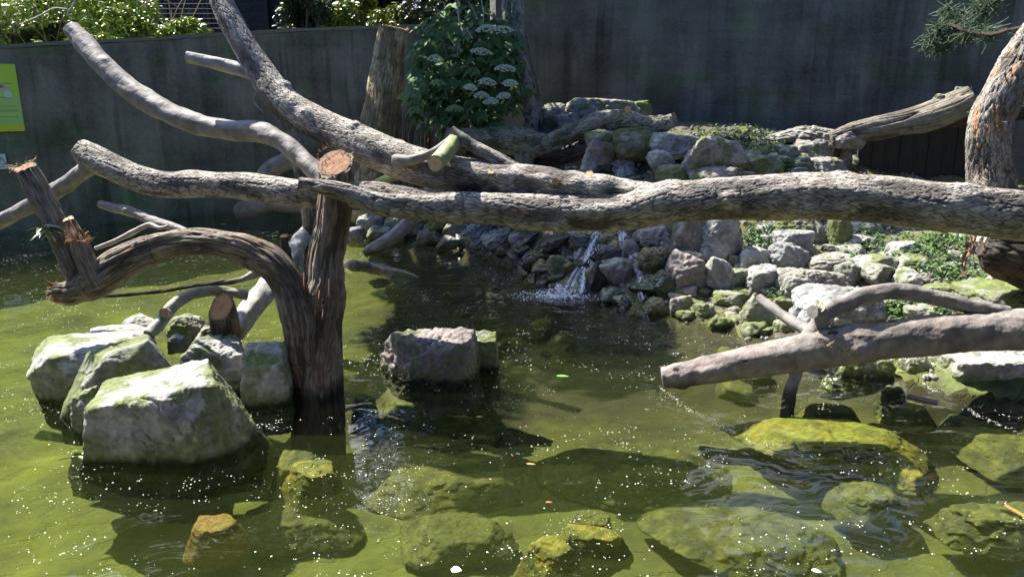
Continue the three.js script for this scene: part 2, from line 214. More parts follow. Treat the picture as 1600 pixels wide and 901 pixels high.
// the rock island at left
rock('large pale flat-topped rock at left end of the rock island', [42, 514, 244, 622], { d: 4.72, deep: 0.7, pal: 'pale', moss: 0.32, planes: [[1, 0.1, 0, 1], [-0.9, -0.12, 0.3, 0.95], [-0.10, 1, 0.02, 0.9], [0, -1, 0, 1], [-0.35, -0.16, 1, 0.85], [0.45, 0.1, 1, 0.98], [0, 0.1, -1, 1], [-0.7, 0.6, 0.3, 1.02]], chips: 9, k: 50, detail: 64, sink: 0.25, rough: 0.6 });
rock('mossy tilted block with smooth green face behind the front boulder', [100, 522, 290, 650], { d: 4.36, deep: 0.5, pal: 'moss', moss: 0.62, planes: [[1, 0.2, 0.2, 0.95], [-0.85, 0.75, 0.35, 0.8], [-0.30, 1, 0.05, 0.86], [0, -1, 0, 1], [0.12, 0.08, 1, 0.8], [-0.6, 0.3, 0.9, 0.95], [0, 0.1, -1, 1]], chips: 7, k: 46, detail: 60, sink: 0.2, rough: 0.5 });
rock('biggest front boulder of the rock island with white top and green right side', [132, 562, 396, 711], { d: 3.98, deep: 0.62, pal: 'pale', moss: 0.42, planes: [[1, 0.25, 0.1, 1.0], [-1, 0.12, 0.15, 0.95], [-0.30, 1, 0.07, 0.86], [-0.05, 0.75, 0.70, 1.14], [0, -1, 0, 1], [-0.10, 0.06, 1, 0.92], [0.72, 0.16, 0.72, 1.04], [-0.7, 0.3, 0.7, 1.2], [0, 0.1, -1, 1]], chips: 9, k: 60, detail: 84, sink: 0.22, strata: 0.5, rough: 0.55, mossX: 1 });
rock('pale block at right end of the rock island beside the post', [376, 538, 460, 632], { d: 4.58, deep: 0.8, pal: 'pale', moss: 0.38, planes: BOX({ uz: 0.28 }), chips: 8, k: 36, detail: 46, yaw: 0.12, sink: 0.2 });
rock('grey mossy rock between the front boulder and the stump', [282, 517, 390, 600], { d: 4.78, deep: 0.9, pal: 'pale', moss: 0.42, planes: BOX({ uz: 0.25, ux: 0.15 }), chips: 9, k: 36, detail: 46, yaw: 0.35, sink: 0.2 });
rock('flat grey rock behind the rock island, nearer of two slabs', [140, 497, 246, 530], { d: 5.35, deep: 0.6, pal: 'pale', moss: 0.3, detail: 34, sink: 0.2, k: 22 });
rock('thin pale slab farthest back in the rock island', [186, 484, 254, 515], { d: 5.75, deep: 0.7, pal: 'pale', moss: 0.35, detail: 30, sink: 0.2, k: 22 });
rock('dark green shaded rock behind the island branch', [258, 482, 322, 528], { d: 5.5, deep: 0.8, pal: 'moss', moss: 0.6, detail: 30, sink: 0.2 });
rock('small mossy rock against the left foot of the front boulder', [110, 600, 162, 668], { d: 4.15, deep: 0.8, pal: 'moss', moss: 0.4, detail: 34, sink: 0.15 });
rock('small dark rock wedged under the sawn stump', [300, 492, 366, 530], { d: 5.2, deep: 0.8, pal: 'moss', moss: 0.3, detail: 24, sink: 0.15 });
rock('small pale rock between island slabs below the branch', [262, 514, 300, 545], { d: 4.95, deep: 0.9, pal: 'pale', moss: 0.5, detail: 24, sink: 0.15 });
// the middle rock
rock('blocky pinkish grey rock alone in the middle of the pond', [597, 514, 750, 596], { d: 5.0, deep: 0.6, pal: 'pink', moss: 0.30, planes: BOX({ uz: 0.12, ux: 0.04, fx: 0.02, fy: 0.2, lx: -0.8, lz: 0.55, ly: 0.1 }), chips: 9, k: 34, detail: 66, yaw: -0.1, sink: 0.3, strata: 0.7 });
rock('small yellow-green block behind the right side of the middle rock', [736, 519, 778, 572], { d: 5.2, deep: 0.9, pal: 'moss', moss: 0.75, detail: 30, sink: 0.3, planes: BOX(), chips: 1, k: 26 });
// right hand shore
rock('big flat white-topped rock at right edge under the smooth log', [1450, 546, 1660, 624], { d: 4.95, deep: 0.55, pal: 'pale', moss: 0.1, planes: BOX({ uz: 0.05, fy: -0.15 }), chips: 9, k: 34, detail: 58, sink: 0.1, yaw: -0.12 });
rock('lime green stone standing in the water by the floating stick', [1373, 600, 1418, 626], { d: 4.75, deep: 0.8, pal: 'moss', moss: 0.95, detail: 26, sink: 0.15 });
rock('wet mossy ledge just under the smooth log at right', [1392, 548, 1462, 598], { d: 5.05, pal: 'moss', moss: 0.9, detail: 30, wet: true, sink: 0.1 });
rock('wet grey-green slab in shallow water below the smooth log', [1290, 562, 1400, 612], { d: 5.1, pal: 'moss', moss: 0.45, detail: 34, wet: true, sink: 0.1, deep: 0.6 });
// stacked stones right of the cascade
const B = [
  ['square grey block on upper row of the stone stack right of the cascade', [1055, 345, 1098, 399], { pal: 'grey', moss: 0.15, k: 24 }],
  ['tall pale grey boulder on upper row, right of the square block', [1096, 340, 1156, 407], { pal: 'blue', moss: 0.2 }],
  ['pinkish brown cracked boulder below the square grey block', [1043, 394, 1100, 457], { pal: 'pink', moss: 0.05, wet: false }],
  ['smooth pale boulder right of the pinkish brown one', [1091, 404, 1144, 456], { pal: 'pale', moss: 0.12 }],
  ['small dark grey rock right of the smooth pale boulder', [1139, 420, 1172, 450], { pal: 'grey', moss: 0.3 }],
  ['little stone tucked under the tall pale grey boulder', [1138, 398, 1156, 420], { pal: 'grey', moss: 0.3 }],
  ['flat pale greenish rock above the bluish rock on the bank', [1154, 386, 1203, 424], { pal: 'pale', moss: 0.35 }],
  ['bluish grey rough rock lying on top of a bigger bluish one', [1203, 360, 1268, 396], { pal: 'blue', moss: 0.05, rough: 1.5 }],
  ['big rough bluish grey boulder in middle of the bank', [1206, 380, 1270, 432], { pal: 'blue', moss: 0.08, rough: 1.5 }],
  ['faceted slate blue rock low on the bank', [1168, 414, 1220, 458], { pal: 'blue', moss: 0.03 }],
  ['long grey rock lying across the lower bank', [1208, 420, 1312, 465], { pal: 'grey', moss: 0.15, deep: 0.5, yaw: 0.15 }],
  ['wide pale blue slab behind the forked branch', [1250, 446, 1380, 510], { pal: 'blue', moss: 0.02, deep: 0.7, k: 24, planes: BOX({ uz: 0.5 }) }],
  ['flat layered grey rock above the long grey rock', [1266, 395, 1336, 425], { pal: 'grey', moss: 0.2, strata: 1.3 }],
  ['brownish green boulder right of the long grey rock', [1300, 410, 1346, 456], { pal: 'moss', moss: 0.2 }],
  ['small flat rock beside the pointed mossy rock', [1282, 382, 1318, 402], { pal: 'grey', moss: 0.3 }],
  ['tiny pale cube of stone right of the bluish boulder', [1265, 389, 1283, 405], { pal: 'blue', moss: 0.0 }],
  ['pointed upright rock near top of the bank', [1260, 342, 1294, 388], { pal: 'moss', moss: 0.25 }],
  ['broad mossy ledge rock just under the big trunk', [1190, 335, 1272, 371], { pal: 'moss', moss: 0.55 }],
  ['upright moss covered rock right of the pointed one', [1295, 344, 1330, 395], { pal: 'moss', moss: 0.85 }],
  ['rounded grey-green boulder at the water edge left of the stick', [1145, 464, 1212, 522], { pal: 'moss', moss: 0.15, sink: 0.1 }],
  ['flaky layered rock at the water edge', [1075, 476, 1120, 505], { pal: 'grey', moss: 0.35, strata: 2.2, sink: 0.08 }],
  ['pinkish rock beside the flaky layered rock', [1046, 464, 1084, 500], { pal: 'pink', moss: 0.25, sink: 0.08 }],
  ['flat yellow mossed rock above the flaky layered rock', [1116, 454, 1164, 480], { pal: 'moss', moss: 0.7 }],
  ['pale stone beside top end of the leaning stick', [1207, 464, 1238, 490], { pal: 'grey', moss: 0.2 }],
  ['bluish stone left of the wide pale blue slab', [1234, 474, 1264, 505], { pal: 'blue', moss: 0.05 }],
  ['grey-green stone under the lower end of the leaning stick', [1207, 498, 1244, 524], { pal: 'moss', moss: 0.3, sink: 0.08 }],
  ['lime stained stone at the water edge below the flaky rock', [1108, 494, 1146, 512], { pal: 'moss', moss: 0.9, sink: 0.08 }],
  ['pointed greenish rock behind the arched branch', [1349, 412, 1401, 450], { pal: 'moss', moss: 0.2 }],
  ['flat pale rock behind the pointed greenish one', [1332, 398, 1405, 428], { pal: 'pale', moss: 0.45, deep: 0.6 }],
  ['pale faceted rock in front of the hollow grey log', [1388, 378, 1431, 401], { pal: 'pale', moss: 0.25 }],
  ['dark mossy hump right of the flat pale rock', [1403, 397, 1456, 430], { pal: 'moss', moss: 0.55 }],
  ['small bluish stone between the two brown-green rocks', [1331, 414, 1361, 434], { pal: 'blue', moss: 0.05 }],
  ['pale flat stone near the left end of the hollow log', [1327, 367, 1373, 388], { pal: 'pale', moss: 0.15 }],
  ['sunlit sloping slab among the weeds', [1398, 418, 1440, 455], { pal: 'pale', moss: 0.3, deep: 1.3 }],
  ['low mossy stone above the sunlit green slab', [1431, 426, 1463, 446], { pal: 'moss', moss: 0.6 }],
  ['small pinkish stone below the hollow log', [1478, 391, 1505, 410], { pal: 'pink', moss: 0.1 }],
  ['broad sunlit yellow-green slab behind the arched branch', [1438, 442, 1514, 470], { pal: 'moss', moss: 0.9, deep: 0.8 }],
  ['greenish rock beside the dark broken log', [1533, 406, 1567, 432], { pal: 'moss', moss: 0.7 }],
  ['pale chip of stone below the dark broken log', [1540, 428, 1566, 446], { pal: 'pale', moss: 0.1 }],
  ['small grey chip near the right edge of the bank', [1566, 430, 1584, 444], { pal: 'grey', moss: 0.1 }],
  ['little dark stone amid the bright weeds', [1466, 416, 1485, 436], { pal: 'moss', moss: 0.2 }],
  ['flat stone above the flat pale rock', [1375, 392, 1411, 411], { pal: 'moss', moss: 0.4 }],
  ['wide mossy slab at right edge above the smooth log', [1500, 440, 1640, 500], { pal: 'moss', moss: 0.8, deep: 0.8, low: 0.6 }],
  ['sunlit mossy stone in the gap under the arched branch', [1418, 474, 1482, 500], { pal: 'moss', moss: 0.7 }],
  // top of the cascade
  ['mossy capstone over the upper waterfall, right one', [948, 202, 1031, 242], { d: 8.55, pal: 'moss', moss: 0.55, deep: 0.7 }],
  ['mossy capstone over the upper waterfall, left one', [918, 203, 968, 234], { d: 8.6, pal: 'moss', moss: 0.45 }],
  ['flat pale stone on top of the stack, left of the big pale one', [1020, 208, 1086, 238], { d: 8.35, pal: 'blue', moss: 0.15 }],
  ['big pale capstone at top of the stone stack', [1066, 216, 1162, 270], { d: 8.0, pal: 'grey', moss: 0.22, deep: 0.7 }],
  ['pinkish pale stone under the flat pale capstone', [1013, 234, 1056, 266], { d: 8.2, pal: 'pale', moss: 0.2 }],
  ['green mossy stone right of the upper waterfall', [1028, 258, 1080, 296], { d: 8.0, pal: 'moss', moss: 0.75 }],
  ['brownish stone on left side of the upper waterfall', [918, 220, 957, 258], { d: 8.5, pal: 'pink', moss: 0.3 }],
  ['narrow upright slab left of the upper waterfall', [909, 237, 934, 272], { d: 8.45, pal: 'blue', moss: 0.1, tz: -0.35 }],
  ['grey stone under the big pale capstone', [1073, 260, 1146, 292], { d: 7.9, pal: 'grey', moss: 0.3 }],
  ['flat mossy stone right of the big pale capstone', [1142, 244, 1218, 284], { pal: 'moss', moss: 0.5 }],
  ['long pale stone in the pile left of the shelter', [1238, 215, 1300, 250], { pal: 'grey', moss: 0.2 }],
  ['flat stone on top of the pile left of the shelter', [1290, 213, 1330, 233], { pal: 'grey', moss: 0.15 }],
  ['broad low stone in the pile left of the shelter', [1260, 245, 1324, 276], { pal: 'grey', moss: 0.15 }],
  ['greyish stone at left end of the shelter pile', [1218, 228, 1246, 256], { pal: 'moss', moss: 0.3 }],
  ['dark block against the shelter opening', [1295, 228, 1330, 258], { pal: 'grey', moss: 0.1 }],
  ['small stone low in the shelter pile', [1241, 245, 1266, 266], { pal: 'grey', moss: 0.2 }],
  ['brown upright stone at lower end of the weathered log', [1301, 180, 1332, 206], { pal: 'pink', moss: 0.1 }],
  ['small mossy stone behind the shelter pile', [1280, 203, 1312, 222], { pal: 'moss', moss: 0.4 }],
  // far stack by the wall
  ['long flat slab on top of the far stone heap by the wall', [880, 154, 990, 180], { d: 9.7, pal: 'grey', moss: 0.3, deep: 0.5 }],
  ['rounded stone at left end of the far heap', [845, 162, 886, 190], { d: 9.7, pal: 'grey', moss: 0.2 }],
  ['pinkish stone in the middle of the far heap', [865, 179, 889, 203], { d: 9.55, pal: 'pink', moss: 0.1 }],
  ['bluish stone in the middle of the far heap', [886, 175, 906, 200], { d: 9.55, pal: 'blue', moss: 0.1 }],
  ['round brown stone under the far flat slab', [901, 170, 926, 193], { d: 9.55, pal: 'pink', moss: 0.1 }],
  ['grey stone under right part of the far flat slab', [922, 168, 948, 192], { d: 9.6, pal: 'grey', moss: 0.2 }],
  ['dark stone at lower left of the far heap', [845, 185, 870, 212], { d: 9.5, pal: 'dark', moss: 0.2 }],
  ['mossy stone at right end of the far heap', [982, 158, 1016, 186], { d: 9.8, pal: 'moss', moss: 0.6 }],
  ['dark stone below the middle of the far heap', [868, 198, 905, 218], { d: 9.45, pal: 'dark', moss: 0.2 }],
  // in and beside the cascade
  ['pinkish block right of the cascade under the trunk', [988, 350, 1042, 384], { pal: 'pink', moss: 0.05, wet: true }],
  ['golden brown wet block in the cascade', [994, 387, 1040, 430], { pal: 'gold', moss: 0.3, wet: true, k: 22 }],
  ['pale-faced square stone in the foot of the cascade', [940, 404, 986, 450], { pal: 'grey', moss: 0.05, wet: true, k: 26 }],
  ['black wet stone beside the falling water', [913, 410, 947, 466], { pal: 'dark', moss: 0.2, wet: true }],
  ['dark flat wet stone above the pale-faced stone', [924, 382, 970, 412], { pal: 'dark', moss: 0.1, wet: true }],
  ['dark mossy wet stone below the golden block', [1005, 430, 1058, 465], { pal: 'dark', moss: 0.8, wet: true }],
  ['pointed golden stone at the water edge of the cascade', [998, 468, 1043, 504], { pal: 'gold', moss: 0.3, wet: true, sink: 0.08 }],
  ['bluish wet stone between two streams of the cascade', [972, 375, 999, 402], { pal: 'blue', moss: 0.1, wet: true }],
  ['low wet stone at the water edge, left of two', [936, 462, 967, 482], { pal: 'dark', moss: 0.2, wet: true, sink: 0.08 }],
  ['low wet stone at the water edge, right of two', [965, 462, 1000, 484], { pal: 'dark', moss: 0.2, wet: true, sink: 0.08 }],
  ['glistening mossy stone left of the falling water', [857, 400, 888, 434], { pal: 'moss', moss: 0.4, wet: true }],
  ['small shiny stone touching the falling water', [879, 405, 900, 427], { pal: 'gold', moss: 0.2, wet: true }],
  ['yellowish wet stone above the glistening mossy stone', [892, 368, 921, 390], { pal: 'gold', moss: 0.4, wet: true }],
  ['wet stone between the tops of the two streams', [932, 360, 964, 380], { pal: 'gold', moss: 0.3, wet: true }],
  ['sloping dark slab in the wet slope left of the cascade', [838, 365, 888, 402], { pal: 'dark', moss: 0.1, wet: true, tz: 0.5 }],
  ['large ridged grey slab at left end of the wet slope', [726, 342, 782, 386], { pal: 'blue', moss: 0.0, wet: true, strata: 2, tz: 0.4 }],
  ['second ridged grey slab in the wet slope', [755, 355, 804, 386], { pal: 'blue', moss: 0.0, wet: true, strata: 2, tz: 0.4 }],
  ['mossy stone near the far shore', [662, 345, 696, 365], { pal: 'moss', moss: 0.7 }],
  ['bluish stone at the water edge of the wet slope', [711, 364, 742, 386], { pal: 'blue', moss: 0.0, wet: true, sink: 0.05 }],
  ['brown stone at the foot of the wet slope', [774, 381, 805, 401], { pal: 'gold', moss: 0.2, wet: true, sink: 0.05 }],
  ['mid-slope dark brown slab left of the cascade', [799, 361, 841, 394], { pal: 'dark', moss: 0.1, wet: true, tz: 0.5 }],
  ['dark green stone low on the wet slope', [818, 392, 860, 426], { pal: 'dark', moss: 0.7, wet: true }],
  ['pointed dark stone at the foot of the wet slope', [800, 398, 826, 418], { pal: 'dark', moss: 0.2, wet: true, sink: 0.05 }],
  ['pale rough rock at the far shore left of the leaning log', [556, 329, 603, 358], { pal: 'blue', moss: 0.25, sink: 0.25, d: 10.2 }],
  ['grey-green rock at the far shore behind the leaning log', [598, 330, 637, 368], { pal: 'moss', moss: 0.4, sink: 0.25, d: 10.2 }],
  ['low pale rock at the far shore beside the post', [541, 350, 573, 373], { pal: 'blue', moss: 0.1, sink: 0.1, d: 9.6 }],
  ['flat stone at the far shore right of the leaning log', [638, 346, 670, 366], { pal: 'blue', moss: 0.2, sink: 0.25, d: 10.2 }],
  ['stone between the far shore stones and the ridged slab', [694, 345, 726, 368], { pal: 'blue', moss: 0.1, d: 9.6 }],
  ['mossy round stone behind the far shore, right of the leaning log', [676, 334, 712, 356], { pal: 'moss', moss: 0.5, d: 10.0 }],
  ['flat grey stone in front of the stone left of the leaning log', [572, 350, 612, 370], { pal: 'grey', moss: 0.2, d: 9.9, sink: 0.15 }],
  ['brown stone at the water edge right of the leaning log', [650, 358, 684, 376], { pal: 'pink', moss: 0.2, d: 9.5, sink: 0.15 }],
  ['pale stone low at the far shore before the ridged slab', [682, 364, 716, 382], { pal: 'grey', moss: 0.15, d: 9.2, sink: 0.15 }],
  ['long low earthy ledge leading to the lower end of the weathered log', [1204, 198, 1322, 228], { pal: 'grey', moss: 0.2, d: 9.3, deep: 0.5, strata: 1.5 }],
  ['flat stone wedged under the lower end of the weathered log', [1292, 206, 1352, 230], { pal: 'pink', moss: 0.15, d: 9.0 }],
];
for (const [l, b, o] of B) rock(l, o.sink ? b : [b[0] - (b[2] - b[0]) * 0.10, b[1] - (b[3] - b[1]) * 0.06, b[2] + (b[2] - b[0]) * 0.10, b[3] + (b[3] - b[1]) * 0.16], { wet: false, water: !!o.sink, ...o });
// loose small stones lying on the bank, each told by the big rock it lies against
{
  const r = rng(77), used = new Set(), zones = [[1150, 340, 1340, 520, 80, ['grey', 'moss', 'pale']], [1330, 350, 1590, 480, 70, ['grey', 'moss', 'pale']], [700, 340, 1040, 470, 95, ['dark', 'dark', 'gold', 'blue']], [1040, 395, 1160, 505, 30, ['grey', 'pink']], [1100, 225, 1330, 280, 40, ['grey', 'moss']], [850, 240, 1000, 300, 18, ['dark', 'grey']], [560, 335, 700, 365, 12, ['blue', 'moss']]];
  const say = { grey: 'grey', moss: 'mossy', pale: 'pale', dark: 'black', gold: 'golden', blue: 'bluish', pink: 'pinkish' };
  zones.forEach(([x0, y0, x1, y1, n, pals], zi) => { for (let i = 0; i < n; i++) { const x = mix(x0, x1, r()), y = mix(y0, y1, r()), s = mix(9, 25, Math.pow(r(), 1.3)), d = hit(x, y), p = at(x, y, d), pal = pals[Math.floor(r() * pals.length)], my = r() * 6, mo = 0.1 + 0.5 * r(); if (p.y < -0.02) continue;
    let best, bd = 1e9; for (const [l, b] of B) { const e = Math.hypot(x - (b[0] + b[2]) / 2, y - (b[1] + b[3]) / 2); if (e < bd) { bd = e; best = [l, b]; } } const dx = x - (best[1][0] + best[1][2]) / 2, dy = y - (best[1][1] + best[1][3]) / 2;
    const label = `${s > 17 ? 'middling' : 'small'} ${say[pal]} stone ${Math.abs(dx) > Math.abs(dy) ? (dx < 0 ? 'left of' : 'right of') : dy < 0 ? 'just above' : 'just below'} the ${best[0].split(' ').slice(0, 10).join(' ').replace(/ (of|the|in|on|at|and|a|with|under|right of the|left of the|beside the)$/g, '').replace(/ (of|the|in|on|at|under|right|left)$/g, '').replace(/,$/, '')}`;
    if (used.has(label)) continue; used.add(label); const dark = zi === 2 || zi === 5;
    rock(label, [x - s, y - s * 0.6, x + s, y + s * 0.6], { d, pal, moss: mo, wet: dark, detail: 9, tz: dark ? 0.15 + 0.5 * r() : 0, strata: dark ? 1.6 : 0.5, deep: dark ? 1.1 : 0.75, water: p.y < 0.12, name: 'stone', cat: 'stone', group: 'small loose stones of the bank', yaw: my }); } });
}
// rocks under the water
const UW = [
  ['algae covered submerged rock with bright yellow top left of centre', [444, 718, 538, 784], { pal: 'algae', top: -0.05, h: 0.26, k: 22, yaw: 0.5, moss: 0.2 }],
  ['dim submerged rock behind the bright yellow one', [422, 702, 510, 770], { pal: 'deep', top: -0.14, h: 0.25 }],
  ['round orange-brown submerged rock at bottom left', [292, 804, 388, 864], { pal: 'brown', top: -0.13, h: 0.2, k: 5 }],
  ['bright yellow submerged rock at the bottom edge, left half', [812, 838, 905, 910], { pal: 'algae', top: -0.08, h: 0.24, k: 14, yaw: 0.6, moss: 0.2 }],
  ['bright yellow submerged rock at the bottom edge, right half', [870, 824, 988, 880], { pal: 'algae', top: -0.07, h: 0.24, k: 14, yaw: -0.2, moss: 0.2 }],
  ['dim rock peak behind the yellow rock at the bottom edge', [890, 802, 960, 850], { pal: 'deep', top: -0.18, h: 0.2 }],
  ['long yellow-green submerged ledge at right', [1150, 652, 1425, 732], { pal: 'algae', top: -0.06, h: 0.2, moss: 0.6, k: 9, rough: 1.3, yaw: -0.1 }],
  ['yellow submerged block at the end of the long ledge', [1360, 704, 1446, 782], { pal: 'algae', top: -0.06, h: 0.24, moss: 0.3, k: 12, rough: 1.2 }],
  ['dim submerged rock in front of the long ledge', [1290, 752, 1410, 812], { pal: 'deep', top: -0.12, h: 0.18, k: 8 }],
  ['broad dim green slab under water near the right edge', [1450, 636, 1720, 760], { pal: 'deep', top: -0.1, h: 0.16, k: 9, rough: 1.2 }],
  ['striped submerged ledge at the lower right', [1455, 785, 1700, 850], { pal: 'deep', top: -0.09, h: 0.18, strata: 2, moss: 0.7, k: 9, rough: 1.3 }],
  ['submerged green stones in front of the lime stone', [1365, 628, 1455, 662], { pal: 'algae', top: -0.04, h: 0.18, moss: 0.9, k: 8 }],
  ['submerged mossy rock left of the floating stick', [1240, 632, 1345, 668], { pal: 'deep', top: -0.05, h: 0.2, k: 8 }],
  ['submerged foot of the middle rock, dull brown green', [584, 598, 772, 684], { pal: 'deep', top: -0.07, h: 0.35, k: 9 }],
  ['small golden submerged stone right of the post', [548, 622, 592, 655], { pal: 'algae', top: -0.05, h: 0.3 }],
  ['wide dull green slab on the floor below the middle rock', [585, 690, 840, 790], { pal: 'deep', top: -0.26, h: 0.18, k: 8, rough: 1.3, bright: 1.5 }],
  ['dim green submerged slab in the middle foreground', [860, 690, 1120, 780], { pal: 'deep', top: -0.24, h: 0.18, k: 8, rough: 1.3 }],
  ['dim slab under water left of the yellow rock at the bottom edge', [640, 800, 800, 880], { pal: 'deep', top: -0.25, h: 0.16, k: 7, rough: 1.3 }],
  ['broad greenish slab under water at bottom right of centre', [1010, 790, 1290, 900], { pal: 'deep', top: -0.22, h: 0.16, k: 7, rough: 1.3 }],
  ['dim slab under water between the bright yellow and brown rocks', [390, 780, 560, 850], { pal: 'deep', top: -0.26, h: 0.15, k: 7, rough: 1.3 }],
];
for (const [l, b, o] of UW) { const [x0, y0, x1, y1] = b, p = onY((x0 + x1) / 2, (y0 + y1) / 2, o.top), d = depthY((x0 + x1) / 2, (y0 + y1) / 2, o.top), w = (x1 - x0) * d / F; const down = Math.asin(-ray(800, (y0 + y1) / 2).normalize().y); const dz = (y1 - y0) * d / F / Math.sin(down) * 0.85;
  const sd = 900 + rockSeed++, base = V(p.x, o.top - o.h, p.z), cc = V(p.x, o.top - o.h / 2, p.z), op = { detail: 34, planes: [[1, 0.45, 0.25, 1], [-1, 0.4, 0.15, 0.95], [0.04, 1, 0.05, 0.62], [0, -1, 0, 1], [0.2, 0.35, 1, 0.95], [-0.65, 0.4, 0.7, 1], [0.7, 0.4, -0.7, 1.05], [-0.1, 0.5, -1, 1]], pal: o.pal, moss: o.moss ?? 0.4, k: Math.max(20, (o.k ?? 18) * 1.5), yaw: o.yaw ?? 0, strata: o.strata ?? 0.6, water: false, chips: 3, rough: 0.75 * (o.rough ?? 1) }; let D = [w, o.h, dz];
  for (let it = 0; it < 2; it++) { const q = pixelBox(rockGeo(sd, D, { ...op, detail: 9, plain: true }, cc).attributes.position, o.top - o.h * 0.7); D = [D[0] * (x1 - x0) / (q[2] - q[0]), o.h, D[2] * (y1 - y0) / (q[3] - q[1])]; cc.x += ((x0 + x1) - (q[0] + q[2])) / 2 * d / F; cc.z += ((y0 + y1) - (q[1] + q[3])) / 2 * d / F / Math.sin(down); }
  base.set(cc.x, base.y, cc.z); const g = rockGeo(sd, D, op, cc); const t = mesh('submerged_rock', g.translate(-base.x, -base.y, -base.z), M.rock); t.position.copy(base); tag(t, l, 'rock'); }
{ const r = rng(31); const zone = [[700, 420, 1150, 560, 36], [1080, 560, 1600, 640, 14]];
  for (const [x0, y0, x1, y1, n] of zone) for (let i = 0; i < n; i++) { const x = mix(x0, x1, r()), y = mix(y0, y1, r()), p = onY(x, y, -0.3), h = H(p.x, p.z), top = h + mix(0.05, 0.14, r()); if (top > -0.02) continue; const w = mix(0.18, 0.38, r()), base = V(p.x, h - 0.05, p.z); const g = rockGeo(2000 + i + n, [w, top - h + 0.1, w * mix(0.6, 1, r())], { detail: 12, pal: r() < 0.12 ? 'algae' : 'deep', moss: 0.4, yaw: r() * 6, water: false, k: 7, rough: 0.6 }, V(p.x, (top + h - 0.05) / 2, p.z)); const t = mesh('submerged_rock', g.translate(-base.x, -base.y, -base.z), M.rock); t.position.copy(base); tag(t, 'dull green stone lying on the pond floor under the water', 'rock', 'submerged stones on the pond floor'); } }
//@@LOGS
// ------------------------------------------------------------------ logs and branches
const BARK = {
  ash: { m: M.ash, a: [0.42, 0.375, 0.318], b: [0.31, 0.272, 0.228], h: (x, y, s, q) => { const w = 0.5 * n3(x * 6, y * 6, s * 3 + q), k = Math.abs(n3(x * 25 + w, y * 25 + w, s * 4.2 + q)), k2 = Math.abs(n3(x * 40, y * 40, s * 9 + q + 9)); return 0.006 * (sstep(0, 0.16, k) - 0.85) + 0.002 * (sstep(0, 0.2, k2) - 0.8); }, dark: 0.6 },
  stringy: { m: M.stringy, a: [0.29, 0.24, 0.185], b: [0.23, 0.175, 0.13], h: (x, y, s, q) => { const w = 0.35 * n3(x * 4, y * 4, s * 1.2 + q), k = Math.abs(n3(x * 24 + w, y * 24 - w, s * 1.5 + q)), k2 = n3(x * 50 + w, y * 50, s * 2.2 + q + 9); return 0.009 * (sstep(0, 0.3, k) - 0.7) + 0.003 * k2 + 0.010 * n3(x * 6, y * 6, s * 1.6 + q); }, dark: 0.5 },
  smooth: { m: M.smooth, a: [0.265, 0.236, 0.206], b: [0.185, 0.163, 0.14], h: (x, y, s, q) => 0.006 * fbm3(x * 8, y * 8, s * 5 + q, 4), dark: 0 },
  pale: { m: M.smooth, a: [0.40, 0.37, 0.32], b: [0.27, 0.25, 0.21], h: (x, y, s, q) => 0.006 * fbm3(x * 10, y * 10, s * 6 + q, 4), dark: 0 },
  mossy: { m: M.smooth, a: [0.30, 0.34, 0.13], b: [0.42, 0.42, 0.29], h: (x, y, s, q) => 0.005 * fbm3(x * 12, y * 12, s * 8 + q, 4), dark: 0 },
  weathered: { m: M.stringy, a: [0.27, 0.24, 0.18], b: [0.20, 0.18, 0.15], h: (x, y, s, q) => { const k = Math.abs(n3(x * 9, y * 9, s * 0.6 + q)), k2 = n3(x * 30, y * 30, s * 1.2 + q); return 0.018 * (sstep(0, 0.2, k) - 0.7) + 0.006 * k2 + 0.02 * n3(x * 3, y * 3, s * 1.3 + q); }, dark: 0.5 },
  dark: { m: M.stringy, a: [0.075, 0.062, 0.05], b: [0.11, 0.075, 0.05], h: (x, y, s, q) => { const k = Math.abs(n3(x * 16, y * 16, s * 2 + q)); return 0.012 * (sstep(0, 0.35, k) - 0.6) + 0.012 * n3(x * 6, y * 6, s * 3 + q); }, dark: 0.3 },
  plate: { m: M.ash, a: [0.30, 0.275, 0.235], b: [0.27, 0.22, 0.17], h: (x, y, s, q) => { const w = 0.4 * n3(x * 5, y * 5, s * 4 + q), k = Math.abs(n3(x * 17 + w, y * 17, s * 6.5 + q)), k2 = n3(x * 40, y * 40, s * 12 + q), k3 = Math.abs(n3(x * 30, y * 30, s * 20 + q)); return 0.012 * (sstep(0, 0.22, k) - 0.75) + 0.004 * (sstep(0, 0.2, k3) - 0.8) + 0.003 * k2 + 0.012 * n3(x * 4, y * 4, s * 2 + q); }, dark: 0.55 },
  mossbark: { m: M.ash, a: [0.31, 0.30, 0.25], b: [0.24, 0.27, 0.14], h: (x, y, s, q) => { const k = Math.abs(n3(x * 22, y * 22, s * 9 + q)); return 0.008 * (sstep(0, 0.4, k) - 0.6) + 0.008 * n3(x * 8, y * 8, s * 6 + q); }, dark: 0.5 },
};
let logSeed = 3;
